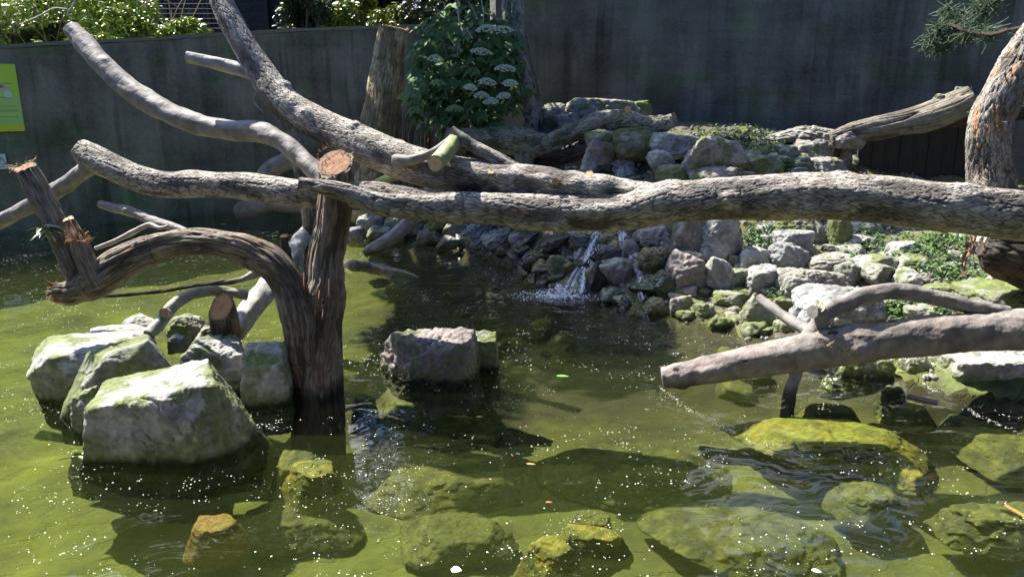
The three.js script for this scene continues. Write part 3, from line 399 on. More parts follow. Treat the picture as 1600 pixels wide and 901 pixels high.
// pts: [x, y, depth, radius in pixels]; returns {geo, ends}
function tubeGeo(pts, type, { radial, step = 0.012, endA = 0.5, endB = 0.5, seed = logSeed++, bump = 1, moss = 0, knots = [], stain, slice } = {}) {
  const B = BARK[type], P = pts.map((p) => p.isVector3 ? p : at(p[0], p[1], p[2])), Rr = pts.map((p, i) => p[3] * p[2] / F);
  const curve = new THREE.CatmullRomCurve3(P, false, 'centripetal'), L = curve.getLength(), N = Math.min(900, Math.max(6, Math.ceil(L / step)));
  curve.arcLengthDivisions = 800; curve.updateArcLengths();
  const lens = [0]; { const LL = curve.getLengths(800); for (let i = 1; i < P.length; i++) lens.push(LL[Math.round(i / (P.length - 1) * 800)] / LL[800]); }
  const rad = (u) => { let i = 0; while (i < lens.length - 2 && u > lens[i + 1]) i++; const t = clamp((u - lens[i]) / (lens[i + 1] - lens[i])); return mix(Rr[i], Rr[i + 1], t * t * (3 - 2 * t)); };
  const rmax = Math.max(...Rr); radial = radial || clamp(Math.round(rmax * 6.283 / 0.0075), 10, 130);
  const pos = [], uv = [], col = [], idx = []; let nrm = V(0, 1, 0.3); const q = seed * 5.3, rings = [];
  for (let i = 0; i <= N; i++) { const u = i / N; rings.push([u, 1]); }
  // rounded ends
  const cap = (k) => [[0.985, 0.35], [0.93, 0.55], [0.75, 0.8], [0.45, 0.95], [0.04, 1.0]].map(([f, o]) => [f, o * k]);
  const full = [...cap(endA).reverse().map(([f, o]) => [0, f, -o]), ...rings.map(([u]) => [u, 1, 0]), ...cap(endB).map(([f, o]) => [1, f, o])];
  let prevT = null; const nr = full.length;
  const W = radial + 1, base = rmax;
  for (const [u, f, o] of full) {
    const t = curve.getTangentAt(clamp(u, 0, 1)), r = rad(u), c = curve.getPointAt(clamp(u, 0, 1)).addScaledVector(t, o * r * 0.5);
    nrm.addScaledVector(t, -nrm.dot(t)).normalize(); const b = t.clone().cross(nrm);
    for (let k = 0; k <= radial; k++) {
      const th = (k % radial) / radial * Math.PI * 2, cx = Math.cos(th) * r, cy = Math.sin(th) * r, s = u * L + o * r * 0.5;
      const amp = Math.min(1, r / 0.05) * bump; let h = B.h(cx, cy, s, q) * amp + r * 0.10 * n3(Math.cos(th) * 0.7 + q, Math.sin(th) * 0.7, s * 0.9 / Math.max(0.05, r * 4));
      for (const [ks, kt, kr, kh] of knots) { const ds = s - ks * L, dt = Math.atan2(Math.sin(th - kt), Math.cos(th - kt)) * r; const e = Math.hypot(ds, dt) / kr; h += kh * Math.exp(-e * e) - (e < 0.5 ? kh * 0.5 * (1 - e * 2) : 0); }
      const rr = (r + h) * f, p = c.clone().addScaledVector(nrm, Math.cos(th) * rr).addScaledVector(b, Math.sin(th) * rr); pos.push(p.x, p.y, p.z); uv.push(k / radial * Math.max(1, Math.round(r * 6.283 * 2.2 * 2) / 2), s * 2.2);
      const w = sstep(-0.05, 0.4, fbm3(p.x * 4 + q, p.y * 4, p.z * 4, 4)), fis = sstep(0.001, -0.005, h) * B.dark; let m = moss * sstep(-0.1, 0.3, fbm3(p.x * 7 + q + 5, p.y * 7, p.z * 7, 3)) * (0.55 + 0.45 * Math.max(0, (p.y - c.y) / r));
      const g = (1 - fis) * (1 + 0.18 * n3(p.x * 13, p.y * 13, p.z * 13)); const wt = sstep(0.10, 0.0, p.y) * 0.65; // dark wet foot
      let cc = [0, 1, 2].map((j) => mix(mix(B.a[j], B.b[j], w), [0.16, 0.22, 0.04][j], m) * g * (1 - wt)); if (stain) cc = stain(cc, p, u, th, h); col.push(...cc);
    }
  }
  if (slice) { const c0 = curve.getPointAt(slice.u), t = curve.getTangentAt(slice.u), n = slice.n.clone().normalize(), tn = t.dot(n), v = V(); for (let i = 0; i < pos.length; i += 3) { v.set(pos[i], pos[i + 1], pos[i + 2]).sub(c0); if (v.length() > 6 * rmax) continue; const e = v.dot(n); if (e > 0) { v.addScaledVector(t, -e / tn); pos[i] = c0.x + v.x; pos[i + 1] = c0.y + v.y; pos[i + 2] = c0.z + v.z; } } }
  for (let i = 0; i < nr - 1; i++) for (let k = 0; k < radial; k++) { const a = i * W + k; idx.push(a, a + 1, a + W, a + 1, a + W + 1, a + W); }
  for (const [row, flip] of [[0, 0], [nr - 1, 1]]) { const n = pos.length / 3; let x = 0, y = 0, z = 0; for (let k = 0; k < radial; k++) { const j = (row * W + k) * 3; x += pos[j]; y += pos[j + 1]; z += pos[j + 2]; } pos.push(x / radial, y / radial, z / radial); uv.push(0.5, 0.5); const j = row * W * 3; col.push(col[j], col[j + 1], col[j + 2]); for (let k = 0; k < radial; k++) { const a = row * W + k; if (flip) idx.push(a, a + 1, n); else idx.push(a + 1, a, n); } }
  const g = new THREE.BufferGeometry(); g.setAttribute('position', new THREE.Float32BufferAttribute(pos, 3)); g.setAttribute('uv', new THREE.Float32BufferAttribute(uv, 2)); g.setAttribute('color', new THREE.Float32BufferAttribute(col, 3)); g.setIndex(idx); g.computeVertexNormals();
  const nn = g.attributes.normal; for (let i = 0; i < nr; i++) { const a = i * W, b = a + radial, v = V(nn.getX(a) + nn.getX(b), nn.getY(a) + nn.getY(b), nn.getZ(a) + nn.getZ(b)).normalize(); nn.setXYZ(a, v.x, v.y, v.z); nn.setXYZ(b, v.x, v.y, v.z); }
  return { geo: g, curve, rad, L };
}
// sawn face with a slightly uneven surface at the end of a log
function cutGeo(c, dir, r, seed = 1, rough = 0.02, oval = 1) {
  const g = new THREE.CircleGeometry(1, 40, 0, Math.PI * 2), p = g.attributes.position; const rg = new THREE.RingGeometry(0.0001, 1, 40, 8), q = rg.attributes.position;
  for (let i = 0; i < q.count; i++) { const x = q.getX(i), y = q.getY(i), e = Math.hypot(x, y), k = 1 + 0.05 * n3(Math.atan2(y, x) * 1.2 + seed, 0, seed) * e; q.setXYZ(i, x * r * k, y * r * k * oval, rough * r * (n3(x * 2.2 + seed, y * 2.2, 0) + 0.5 * n3(x * 8, y * 3, seed)) + 0.003); }
  g.dispose(); rg.applyQuaternion(new THREE.Quaternion().setFromUnitVectors(V(0, 0, 1), dir.clone().normalize())); rg.translate(c.x, c.y, c.z); rg.computeVertexNormals(); return rg;
}
function sliceFace(parent, me, n, u, m, { rough = 0.05, seed = 3, s = 0.95 } = {}) { const T2 = me.t, c = T2.curve.getPointAt(u), t = T2.curve.getTangentAt(u), r = T2.rad(u) * s, nn = n.clone().normalize(), g = cutGeo(V(), t.clone().multiplyScalar(Math.sign(t.dot(nn))), r, seed, 0), p = g.attributes.position, v = V(); for (let i = 0; i < p.count; i++) { v.fromBufferAttribute(p, i); v.addScaledVector(t, -v.dot(nn) / t.dot(nn)); v.addScaledVector(nn, 0.004 + rough * r * (0.6 * n3(v.x / r * 1.6 + seed, v.y / r * 1.6, v.z / r * 1.6) + 0.4 * n3(v.x / r * 9, v.y / r * 4, v.z / r * 4 + seed))).add(c); p.setXYZ(i, v.x, v.y, v.z); } g.computeVertexNormals(); return part('cut_face', g, m, parent); }
// shreds of torn bark and fibres round a broken end
function shreds(c, dir, r, n, len, seed, spread = 0.7) {
  const q = rng(seed), L = [], up = Math.abs(dir.y) < 0.9 ? V(0, 1, 0) : V(1, 0, 0), a = dir.clone().cross(up).normalize(), b = dir.clone().cross(a);
  for (let i = 0; i < n; i++) { const th = q() * 6.283, e = a.clone().multiplyScalar(Math.cos(th)).addScaledVector(b, Math.sin(th)), s = c.clone().addScaledVector(e, r * (0.9 + 0.12 * q())), l = len * (0.3 + q()); const d = dir.clone().multiplyScalar(q() - 0.25).addScaledVector(e, spread * q()).addScaledVector(V(q() - 0.5, q() - 0.5, q() - 0.5), 0.7).normalize();
    const m = s.clone().addScaledVector(d, l * 0.5).add(V((q() - 0.5) * l * 0.3, (q() - 0.5) * l * 0.3, 0)); L.push(new THREE.TubeGeometry(new THREE.CatmullRomCurve3([s, m, s.clone().addScaledVector(d, l)]), 4, r * 0.018 * (0.6 + q()), 3)); }
  return mergeGeometries(L);
}
const fibre = mat({ color: lin(0.36, 0.20, 0.10), roughness: 0.9 }), fibrePale = mat({ color: lin(0.50, 0.36, 0.22), roughness: 0.9 }), twigM = mat({ color: lin(0.20, 0.16, 0.12), roughness: 0.9 }), twigPale = mat({ color: lin(0.42, 0.38, 0.33), roughness: 0.9 });
function limb(name, parent, pts, type, o = {}) { const t = tubeGeo(pts, type, o); const me = part(name, t.geo, BARK[type].m, parent); if (o.label) me.userData.label = o.label; me.t = t; return me; }
function cutAt(parent, t, end, m, o = {}) { const u = end, c = t.curve.getPointAt(u), d = t.curve.getTangentAt(u).multiplyScalar(u ? 1 : -1); if (o.dir) d.copy(o.dir).normalize(); const r = t.rad(u); c.addScaledVector(d, r * 0.5 * (o.e ?? 0.06)); return part('cut_face', cutGeo(c, d, r * (o.s ?? 0.97), o.seed ?? 2, o.rough ?? 0.03), m, parent); }

// the big fallen tree that spans the picture: trunk, three long limbs, stubs
const tree = thing('fallen_tree', 'long fallen grey tree spanning the pond, its forked limbs reaching up left past the post', 'fallen tree', V(1.5, 0, -4.2));
// bare torn patches: places on the near side of a log, given by the pixel they show at
const nearSpots = (list, dmax, colr) => (c, p) => { const v = p.clone().sub(EYE), si = Math.sin(PITCH), co = Math.cos(PITCH), d = -v.y * si - v.z * co; if (d > dmax) return c; const x = 800 + v.x / d * F, y = 450.5 - (v.y * co - v.z * si) / d * F; for (const [a, b, w, h] of list) { const e = Math.hypot((x - a) / w, (y - b) / h) + 0.45 * n3(p.x * 22, p.y * 22, p.z * 22); if (e < 0.95) return colr.map((q) => q * (0.7 + 0.4 * n3(p.x * 40, p.y * 90, p.z * 40))); } return c; };
const scar = (list) => (c, p, u, th, h) => { for (const [us, w, s, colr] of list) { const e = Math.hypot((u - us) / w, (Math.sin(th - s) + 0) / 0.35); const cosd = Math.cos(th - s); if (cosd > 0.5 && e + 0.5 * n3(p.x * 25, p.y * 25, p.z * 25) < 0.7) return colr; } return c; };
const tr = limb('trunk', tree, [[545, 296, 4.72, 12], [600, 302, 4.7, 17], [660, 318, 4.68, 23], [760, 326, 4.62, 27], [870, 332, 4.56, 28], [960, 331, 4.5, 28], [1040, 319, 4.45, 30], [1120, 311, 4.42, 33], [1240, 307, 4.36, 35], [1360, 312, 4.3, 35.5], [1480, 323, 4.24, 37], [1620, 337, 4.18, 39], [1760, 345, 4.15, 41]], 'ash', { step: 0.0075, knots: [[0.30, 2.0, 0.05, 0.03], [0.45, 5.6, 0.07, 0.03], [0.52, 1.2, 0.05, 0.025], [0.42, 0.2, 0.12, 0.025], [0.66, 5.9, 0.06, 0.025], [0.8, 0.4, 0.09, 0.025], [0.6, 4.8, 0.04, 0.02]], endA: 0.2, stain: nearSpots([[766, 331, 16, 4], [808, 332, 16, 6], [668, 305, 6, 2], [1290, 340, 40, 2], [1190, 303, 9, 3]], 4.75, [0.52, 0.34, 0.20]) });
limb('limb', tree, [[468, 286, 4.50, 9.5], [505, 292, 4.5, 12], [545, 302, 4.52, 14], [590, 318, 4.56, 18], [640, 323, 4.6, 20], [720, 326, 4.62, 26]], 'ash', { step: 0.008, endA: 0.05, label: 'short sawn prong crossing in front of the post' });
part('cut_face', cutGeo(at(467, 285.5, 4.5), V(-1, 0.05, 0.25), 0.036, 4), M.cutPale, tree);
const up = limb('limb', tree, [[332, -60, 5.5, 15], [345, 0, 5.4, 17], [372, 52, 5.35, 19], [402, 105, 5.3, 21], [440, 158, 5.22, 25], [490, 192, 5.15, 26], [545, 217, 5.05, 27], [600, 240, 4.95, 28], [660, 262, 4.85, 28], [740, 277, 4.75, 28.5], [840, 286, 4.65, 27], [930, 296, 4.56, 23.5], [1000, 306, 4.5, 22], [1060, 312, 4.46, 20]], 'ash', { step: 0.008, bump: 0.7, knots: [[0.3, 5.5, 0.04, 0.025], [0.38, 0.4, 0.05, 0.02], [0.47, 5.9, 0.035, 0.025], [0.55, 5.0, 0.04, 0.02], [0.72, 1.5, 0.03, 0.02], [0.8, 1.5, 0.03, 0.02]], label: 'long limb rising out of the top of the picture' });
limb('limb', tree, [[112, 46, 5.75, 13], [135, 72, 5.7, 15.5], [170, 112, 5.6, 16.5], [220, 152, 5.5, 17], [275, 182, 5.4, 16.5], [340, 201, 5.3, 16], [405, 206, 5.2, 16], [440, 220, 5.12, 15.5], [475, 250, 5.02, 15], [508, 284, 4.9, 15]], 'smooth', { endA: 0.25, knots: [[0.18, 0, 0.03, 0.014], [0.62, 1, 0.03, 0.01]], label: 'smooth grey limb with ragged end against the left wall' });
limb('limb', tree, [[128, 238, 5.3, 19], [150, 248, 5.27, 21], [190, 268, 5.2, 21], [240, 285, 5.12, 20], [310, 288, 5.05, 20.5], [380, 291, 4.95, 20.5], [450, 300, 4.86, 21], [520, 305, 4.8, 21], [600, 310, 4.72, 22]], 'ash', { step: 0.008, endA: 0.25, label: 'thick blunt limb behind the post at left' });
limb('branch', tree, [[150, 254, 5.32, 13], [120, 275, 5.35, 13], [85, 300, 5.4, 12.5], [45, 322, 5.45, 11.5], [0, 345, 5.5, 11], [-60, 372, 5.55, 11]], 'smooth', { label: 'thin branch running out of the left edge' });
{ const s = limb('stub', tree, [[292, 89, 5.3, 9], [330, 97, 5.3, 10], [370, 107, 5.3, 10.5], [408, 119, 5.3, 10.5]], 'pale', { endA: 0.05, label: 'pale sawn stub on the rising limb' }); cutAt(tree, s.t, 0, M.cutGrey); }
// side branch with the green sawn piece
limb('branch', tree, [[706, 203, 4.75, 6.5], [728, 220, 4.74, 9], [760, 240, 4.72, 10.5], [790, 258, 4.7, 13], [815, 275, 4.68, 16]], 'ash', { bump: 0.6, endA: 0.2, label: 'short bent side branch of the rising limb' });
limb('branch', tree, [[706, 214, 4.72, 4.5], [690, 228, 4.68, 5.5], [668, 242, 4.68, 6], [645, 250, 4.7, 8], [620, 252, 4.78, 12]], 'smooth', { moss: 0.4, label: 'thin greenish twisted branch' });
{ const s = limb('stub', tree, [[708, 222, 4.74, 12], [698, 238, 4.62, 13.5], [682, 254, 4.5, 12.5]], 'mossy', { endB: 0.03, label: 'green mossy sawn stub with pale round cut' }); part('cut_face', cutGeo(at(680, 255.5, 4.485), V(-0.35, -0.12, 1), 0.050, 3), M.cutPale, tree); }
for (const [x, y, d, r] of [[768, 268, 4.62, 6], [868, 283, 4.50, 6], [921, 272, 4.54, 6.5]]) { limb('stub', tree, [[x + 2, y + 10, d + 0.1, r * 1.5], [x, y, d, r]], 'ash', { endB: 0.05, bump: 0.5 }); part('cut_face', cutGeo(at(x, y, d - 0.012), y < 273 ? V(0, 0.8, 0.6) : V(0, 0.1, 1), r * d / F * 0.9, 5), M.cut, tree); }
limb('twig', tree, [[398, 118, 5.25, 2], [401, 140, 5.24, 1.6], [396, 158, 5.23, 1.4], [404, 168, 5.22, 1.4], [411, 176, 5.22, 1]], 'pale', { radial: 6 });

// the standing post with its arched arm
const post = thing('dead_tree', 'sawn-off upright dead tree standing in the pond with an arm arching left', 'dead tree', V(-1.22, -0.5, -4.55));
const postStain = (c, p) => { const red = sstep(0.05, 0.4, fbm3(p.x * 9, p.y * 3.5 + 3, p.z * 9, 3)) * sstep(0.95, 0.35, p.y), pale = sstep(0.42, 0.5, fbm3(p.x * 14 + 4, p.y * 3, p.z * 14, 3)); return c.map((v, j) => mix(mix(v * 0.95, [0.19, 0.095, 0.06][j], red * 0.6), [0.42, 0.36, 0.30][j], pale * 0.7)); };
const trunkP = limb('trunk', post, [[498, 720, 4.72, 40], [497, 600, 4.78, 36], [497, 540, 4.78, 36], [503, 480, 4.77, 33], [508, 430, 4.76, 27], [509, 405, 4.76, 26], [519, 350, 4.75, 26], [524, 300, 4.74, 27], [522, 240, 4.73, 26]], 'stringy', { step: 0.008, endB: 0.6, stain: postStain, seed: 41, slice: { u: 0.97, n: V(-0.03, 0.85, 0.52) } });
sliceFace(post, trunkP, V(-0.03, 0.85, 0.52), 0.97, M.cutRed, { rough: 0.07, seed: 7 });
limb('arm', post, [[478, 600, 4.72, 17], [472, 540, 4.7, 26], [466, 490, 4.68, 28], [452, 447, 4.68, 27], [425, 413, 4.68, 26], [385, 391, 4.68, 22], [335, 380, 4.68, 20], [280, 380, 4.68, 20], [230, 393, 4.68, 23], [185, 416, 4.66, 25], [148, 440, 4.64, 25], [112, 456, 4.62, 18], [86, 456, 4.6, 15]], 'stringy', { step: 0.008, endB: 0.25, stain: (c, p) => { const o = sstep(0.36, 0.5, fbm3(p.x * 8 + 2, p.y * 8, p.z * 8, 3)); return c.map((v, j) => mix(v * 0.92, [0.42, 0.2, 0.09][j], o * 0.6)); }, seed: 42 });
part('torn_fibre', shreds(at(522, 241, 4.73), V(-0.03, 0.85, 0.52).normalize(), 0.108, 60, 0.018, 4, 0.4), fibre, post, 'stuff');
{ const s = limb('stub', post, [[36, 258, 4.66, 16], [62, 305, 4.66, 17], [92, 365, 4.66, 18], [118, 415, 4.66, 19], [134, 448, 4.66, 19]], 'stringy', { endA: 0.5, label: 'taller broken stub at the end of the arm', seed: 47, slice: { u: 0.02, n: V(-0.2, 0.9, 0.3) } }); sliceFace(post, s, V(-0.2, 0.9, 0.3), 0.02, M.cutRed, { rough: 0.15, seed: 6 });
  part('torn_fibre', shreds(at(35, 257, 4.66), V(-0.42, 0.86, 0.1).normalize(), 0.064, 40, 0.04, 14), fibrePale, post, 'stuff');
  limb('stub', post, [[107, 346, 4.58, 9], [122, 378, 4.57, 13], [136, 415, 4.57, 14], [152, 448, 4.6, 14]], 'stringy', { endA: 0.05, stain: (c, p, u, th, h) => c.map((v, j) => mix(v, [0.40, 0.20, 0.09][j], 0.55 * sstep(0.6, 0.2, u))), label: 'shorter torn stub with orange wood', seed: 48 });
  part('cut_face', cutGeo(at(106, 344, 4.575), V(-0.2, 0.75, 0.6), 0.036, 8, 0.1), M.cutPale, post);
  part('torn_fibre', shreds(at(122, 370, 4.56), V(0.3, 0.9, 0.2).normalize(), 0.052, 90, 0.04, 15), fibre, post, 'stuff');
  part('cut_face', cutGeo(at(84, 457, 4.6), V(-0.95, -0.1, 0.3), 0.056, 9, 0.5), mat({ map: T.rings, color: lin(0.10, 0.06, 0.04) }), post).userData.label = 'dark hollow broken end';
  part('torn_fibre', shreds(at(86, 457, 4.6), V(-0.95, -0.1, 0.2).normalize(), 0.058, 40, 0.05, 16), fibre, post, 'stuff'); }
{ const m = mat({ color: lin(0.15, 0.085, 0.055), roughness: 0.9 }), g = []; const q = rng(8); // loose strips of bark on the foot of the post
  for (let i = 0; i < 26; i++) { const x = mix(468, 530, q()), y = mix(420, 560, q()), d = 4.76 - 0.155 + 0.03 * Math.abs(x - 500) / 30, l = mix(14, 45, q()); g.push(new THREE.TubeGeometry(new THREE.CatmullRomCurve3([at(x, y, d), at(x + 3 * (q() - 0.5), y + l * 0.5, d - 0.012), at(x + 7 * (q() - 0.5), y + l, d - 0.004)]), 6, 0.004 + 0.006 * q(), 4)); } part('bark_strip', mergeGeometries(g), m, post, 'stuff'); }
const leafG = (l = 1, w = 0.4, bend = 0.18) => { const g = new THREE.BufferGeometry(), P = [], n = 5, uv = [], id = []; for (let i = 0; i <= n; i++) { const t = i / n, ww = w * 0.5 * Math.pow(Math.sin(Math.PI * Math.pow(t, 0.75)), 0.9), y = -bend * t * t * l; P.push(-ww * l, y + ww * l * 0.35, t * l, 0, y, t * l, ww * l, y + ww * l * 0.35, t * l); uv.push(0.5 - ww, t, 0.5, t, 0.5 + ww, t); if (i < n) { const a = 3 * i; id.push(a, a + 1, a + 3, a + 1, a + 4, a + 3, a + 1, a + 2, a + 4, a + 2, a + 5, a + 4); } } g.setAttribute('position', new THREE.Float32BufferAttribute(P, 3)); g.setAttribute('uv', new THREE.Float32BufferAttribute(uv, 2)); g.setIndex(id); g.computeVertexNormals(); return g; };
const LEAF = leafG(), LEAFN = leafG(1, 0.22, 0.25), LEAFW = leafG(1, 0.62, 0.2);
const leafM = (r, g, b, o = {}) => new THREE.MeshPhysicalMaterial({ map: T.leafC, color: lin(r, g, b), roughness: 0.42, specularIntensity: 0.7, transmission: 0.35, thickness: 0, side: THREE.DoubleSide, ...o });
{ const m = leafM(0.16, 0.24, 0.08, { transmission: 0.2 }), c = at(70, 358, 4.55), q = rng(21); limb('twig', post, [[88, 372, 4.6, 1.6], [76, 362, 4.56, 1.4], [66, 352, 4.54, 1]], 'mossy', { radial: 6 });
  for (let i = 0; i < 16; i++) { const l = mesh('leaf', LEAFN, m, post), a = i * 2.4; l.position.copy(c).add(V((q() - 0.5) * 0.07, (q() - 0.6) * 0.07, (q() - 0.5) * 0.04)).sub(post.position); l.scale.setScalar(mix(0.07, 0.115, q())); l.rotation.set(-0.3 + q() * 0.9, a, (q() - 0.5) * 0.8, 'YXZ'); } }

// smooth log lying low at right, with forked branch and stubs
const low = thing('smooth_log', 'smooth grey-brown log at right whose end dips into the pond below an arched branch', 'log', V(2.4, 0.05, -4.7));
const lowScarA = nearSpots([[1322, 544, 16, 11], [1300, 520, 14, 5], [1388, 508, 16, 4]], 4.9, [0.42, 0.36, 0.24]), lowScarB = nearSpots([[1303, 520, 9, 3], [1392, 500, 10, 2.5], [1350, 526, 26, 1.6], [1056, 578, 5, 4], [1278, 530, 8, 2], [1165, 563, 5, 2]], 4.9, [0.06, 0.04, 0.03]);
{ const g = limb('trunk', low, [[1036, 589, 4.82, 17], [1060, 586, 4.8, 20], [1110, 577, 4.78, 22], [1190, 562, 4.74, 25], [1270, 548, 4.72, 29], [1330, 537, 4.7, 31], [1420, 527, 4.68, 30], [1520, 518, 4.66, 31], [1620, 515, 4.64, 33], [1760, 508, 4.6, 34]], 'smooth', { step: 0.008, endA: 0.25, bump: 1.6, knots: [[0.065, 1.2, 0.03, -0.02], [0.04, 2.2, 0.03, 0.018], [0.42, 1.3, 0.05, 0.02], [0.36, 0.3, 0.06, 0.018], [0.6, 1.8, 0.04, 0.012]], stain: (c, p, u, th, h) => { const pk = 0.5 + 0.5 * n3(p.x * 3, p.y * 5, p.z * 3); c = c.map((v, j) => v * mix(1, [1.08, 0.96, 0.92][j], pk)); c = lowScarA(c, p); return lowScarB(c, p); }, seed: 52 });
  limb('branch', low, [[1262, 535, 4.74, 15], [1280, 508, 4.72, 15], [1290, 488, 4.7, 14.5], [1318, 476, 4.7, 14], [1350, 462, 4.7, 13.5], [1400, 455, 4.7, 13], [1460, 465, 4.68, 12.5], [1520, 479, 4.66, 11.5], [1575, 487, 4.66, 9]], 'smooth', { seed: 53, label: 'branch arching over the smooth log' });
  limb('stub', low, [[1292, 488, 4.7, 13], [1274, 487, 4.66, 10.5], [1270, 487, 4.64, 10]], 'smooth', { endB: 0.06, seed: 54 }); part('cut_face', cutGeo(at(1279, 481, 4.655), V(-0.5, 0.75, 0.5), 0.04, 3, 0.15), M.cutPale, low);
  limb('stub', low, [[1250, 556, 4.72, 9], [1243, 585, 4.72, 9.5], [1234, 618, 4.72, 10], [1228, 665, 4.72, 10], [1222, 705, 4.72, 10]], 'smooth', { seed: 55, label: 'short leg of the log standing in the water' });
  part('torn_bark', shreds(at(1285, 530, 4.6), V(0.2, 0.9, 0.4).normalize(), 0.05, 30, 0.04, 61), fibrePale, low, 'stuff'); }
const stick = thing('fallen_stick', 'straight sawn grey stick leaning against the bank stones behind the smooth log', 'stick', V(1.9, 0.1, -5.2));
{ const s = limb('wood', stick, [[1186, 465, 5.55, 7], [1215, 487, 5.4, 8], [1245, 506, 5.25, 9], [1270, 520, 5.12, 9.5]], 'smooth', { endA: 0.1, endB: 0.04, seed: 61 }); cutAt(stick, s.t, 0, M.cut); cutAt(stick, s.t, 1, M.cutPale); }

// branch, stump and pale log on the island
const isl = thing('branch', 'pale curved branch with a sawn knob resting on the island rocks', 'branch', V(-2.2, 0.2, -4.8));
{ limb('wood', isl, [[232, 522, 4.72, 9], [250, 503, 4.8, 9.5], [262, 486, 4.86, 9.5], [282, 468, 4.92, 9], [310, 457, 4.98, 8.5], [345, 455, 5.06, 8], [385, 461, 5.14, 8]], 'pale', { moss: 0.35, seed: 71 }); limb('stub', isl, [[262, 490, 4.86, 8], [256, 489, 4.76, 7.5]], 'pale', { endB: 0.05, seed: 72 }); part('cut_face', cutGeo(at(255.5, 488.5, 4.752), V(-0.15, 0.1, 1), 0.030, 3), M.cut, isl); }
const stump = thing('stump', 'short sawn dark brown stump wedged between the island and the pale log', 'stump', V(-2.0, 0.0, -5.0));
{ const b = limb('bark', stump, [[354, 528, 5.05, 20], [350, 505, 5.0, 20], [343, 468, 4.92, 18.5]], 'stringy', { endB: 0.5, seed: 73, slice: { u: 0.8, n: V(-0.1, 0.6, 0.75) } }); sliceFace(stump, b, V(-0.1, 0.6, 0.75), 0.8, M.cut, { rough: 0.06, seed: 5 }); }
const palel = thing('pale_log', 'sunlit pale log running from the island up behind the post', 'log', V(-2.1, 0, -5.6));
{ limb('trunk', palel, [[366, 518, 5.2, 17], [392, 482, 5.45, 18.5], [420, 446, 5.8, 18], [446, 408, 6.3, 15], [468, 378, 6.8, 13], [492, 348, 7.4, 11.5], [512, 318, 7.9, 10]], 'pale', { seed: 74 });
  limb('branch', palel, [[464, 380, 6.75, 6], [458, 388, 6.6, 7], [466, 400, 6.5, 6.5], [469, 428, 6.4, 6]], 'pale', { moss: 0.7, seed: 75, label: 'small greenish forked branch' });
  limb('stub', palel, [[446, 412, 6.2, 10], [444, 390, 6.18, 8], [443, 370, 6.17, 6]], 'dark', { endB: 0.05, seed: 76, label: 'dark upright stub' }); part('cut_face', cutGeo(at(443, 369, 6.16), V(0, 0.9, 0.4), 0.03, 3), M.cutRed, palel); }
const pole = thing('pole', 'thin dark pole lying just above the water left of the island', 'pole', V(-2.6, 0.05, -5.9));
limb('wood', pole, [[160, 463, 6.3, 2.6], [240, 456, 6.25, 3.2], [320, 444, 6.2, 3.8], [370, 438, 6.2, 4.4], [400, 428, 6.2, 7], [425, 416, 6.25, 8]], 'dark', { seed: 77, stain: (c, p, u) => c.map((v, j) => mix(v, [0.40, 0.37, 0.32][j], sstep(0.7, 0.85, u))) });
limb('wood', thing('dead_branch', 'bare grey branch with a knobbly tip behind the arched arm', 'branch', V(-3.2, 0.8, -5.1)), [[156, 319, 5.2, 6], [185, 326, 5.15, 7.5], [203, 330, 5.1, 8], [240, 345, 5.0, 7], [285, 360, 4.9, 6.5], [310, 372, 4.85, 6]], 'smooth', { endA: 0.06, knots: [[0.3, 1, 0.02, 0.02]], seed: 78 });
limb('wood', thing('dead_branch', 'thin bent grey twig lying along the top of the arched arm', 'branch', V(-3.2, 0.7, -5.0)), [[149, 388, 4.9, 3.5], [180, 376, 4.9, 4], [208, 362, 4.88, 4.5], [232, 351, 4.85, 4], [250, 356, 4.8, 3], [262, 353, 4.78, 2]], 'pale', { seed: 79, radial: 10 });
// trees and logs farther back
const snag = thing('dead_sapling', 'thin bare upright trunk standing in the water behind the post', 'dead tree', V(-2.1, -0.3, -7.3));
limb('trunk', snag, [[452, 168, 7.0, 9], [458, 195, 7.0, 11], [466, 240, 7.0, 12], [480, 300, 7.0, 13], [486, 350, 7.0, 14], [484, 400, 7.0, 15], [475, 445, 7.0, 16]], 'stringy', { endA: 0.3, seed: 81 });
const lean = thing('leaning_stump', 'thick leaning sawn trunk with furrowed bark behind the rising limb', 'tree stump', V(-2.2, 0, -10.7));
{ limb('trunk', lean, [[614, 46, 10.5, 22], [609, 90, 10.55, 24], [602, 150, 10.6, 28], [590, 215, 10.7, 33], [572, 280, 10.8, 37], [558, 335, 10.9, 41]], 'stringy', { step: 0.01, endA: 0.03, bump: 1.3, moss: 0.4, seed: 82, stain: (c) => [c[0] * 1.9, c[1] * 1.85, c[2] * 1.65] }); part('cut_face', cutGeo(at(613.5, 43.5, 10.49), V(0.16, 0.93, 0.15), 0.20, 5, 0.06), M.cutRed, lean); part('torn_fibre', shreds(at(613.5, 45, 10.5), V(0.1, 1, 0).normalize(), 0.20, 60, 0.05, 19), fibre, lean, 'stuff'); }
{ const g = [], q = rng(33); for (let i = 0; i < 110; i++) { const x = mix(610, 700, q()), y = mix(170, 240, q()), d = 10.4 + q() * 0.4, l = mix(30, 110, q()); g.push(new THREE.TubeGeometry(new THREE.CatmullRomCurve3([at(x, y, d), at(x + 14 * (q() - 0.5), y + l * 0.4, d), at(x + 20 * (q() - 0.5), y + l, d + 0.1)]), 8, 0.008 + 0.018 * q() * q(), 5)); } const t = thing('root_tangle', 'tangle of dead brown roots and twigs beside the leaning stump', 'roots', V(-1.3, 0.3, -10.4)); part('roots', mergeGeometries(g), twigM, t, 'stuff'); }
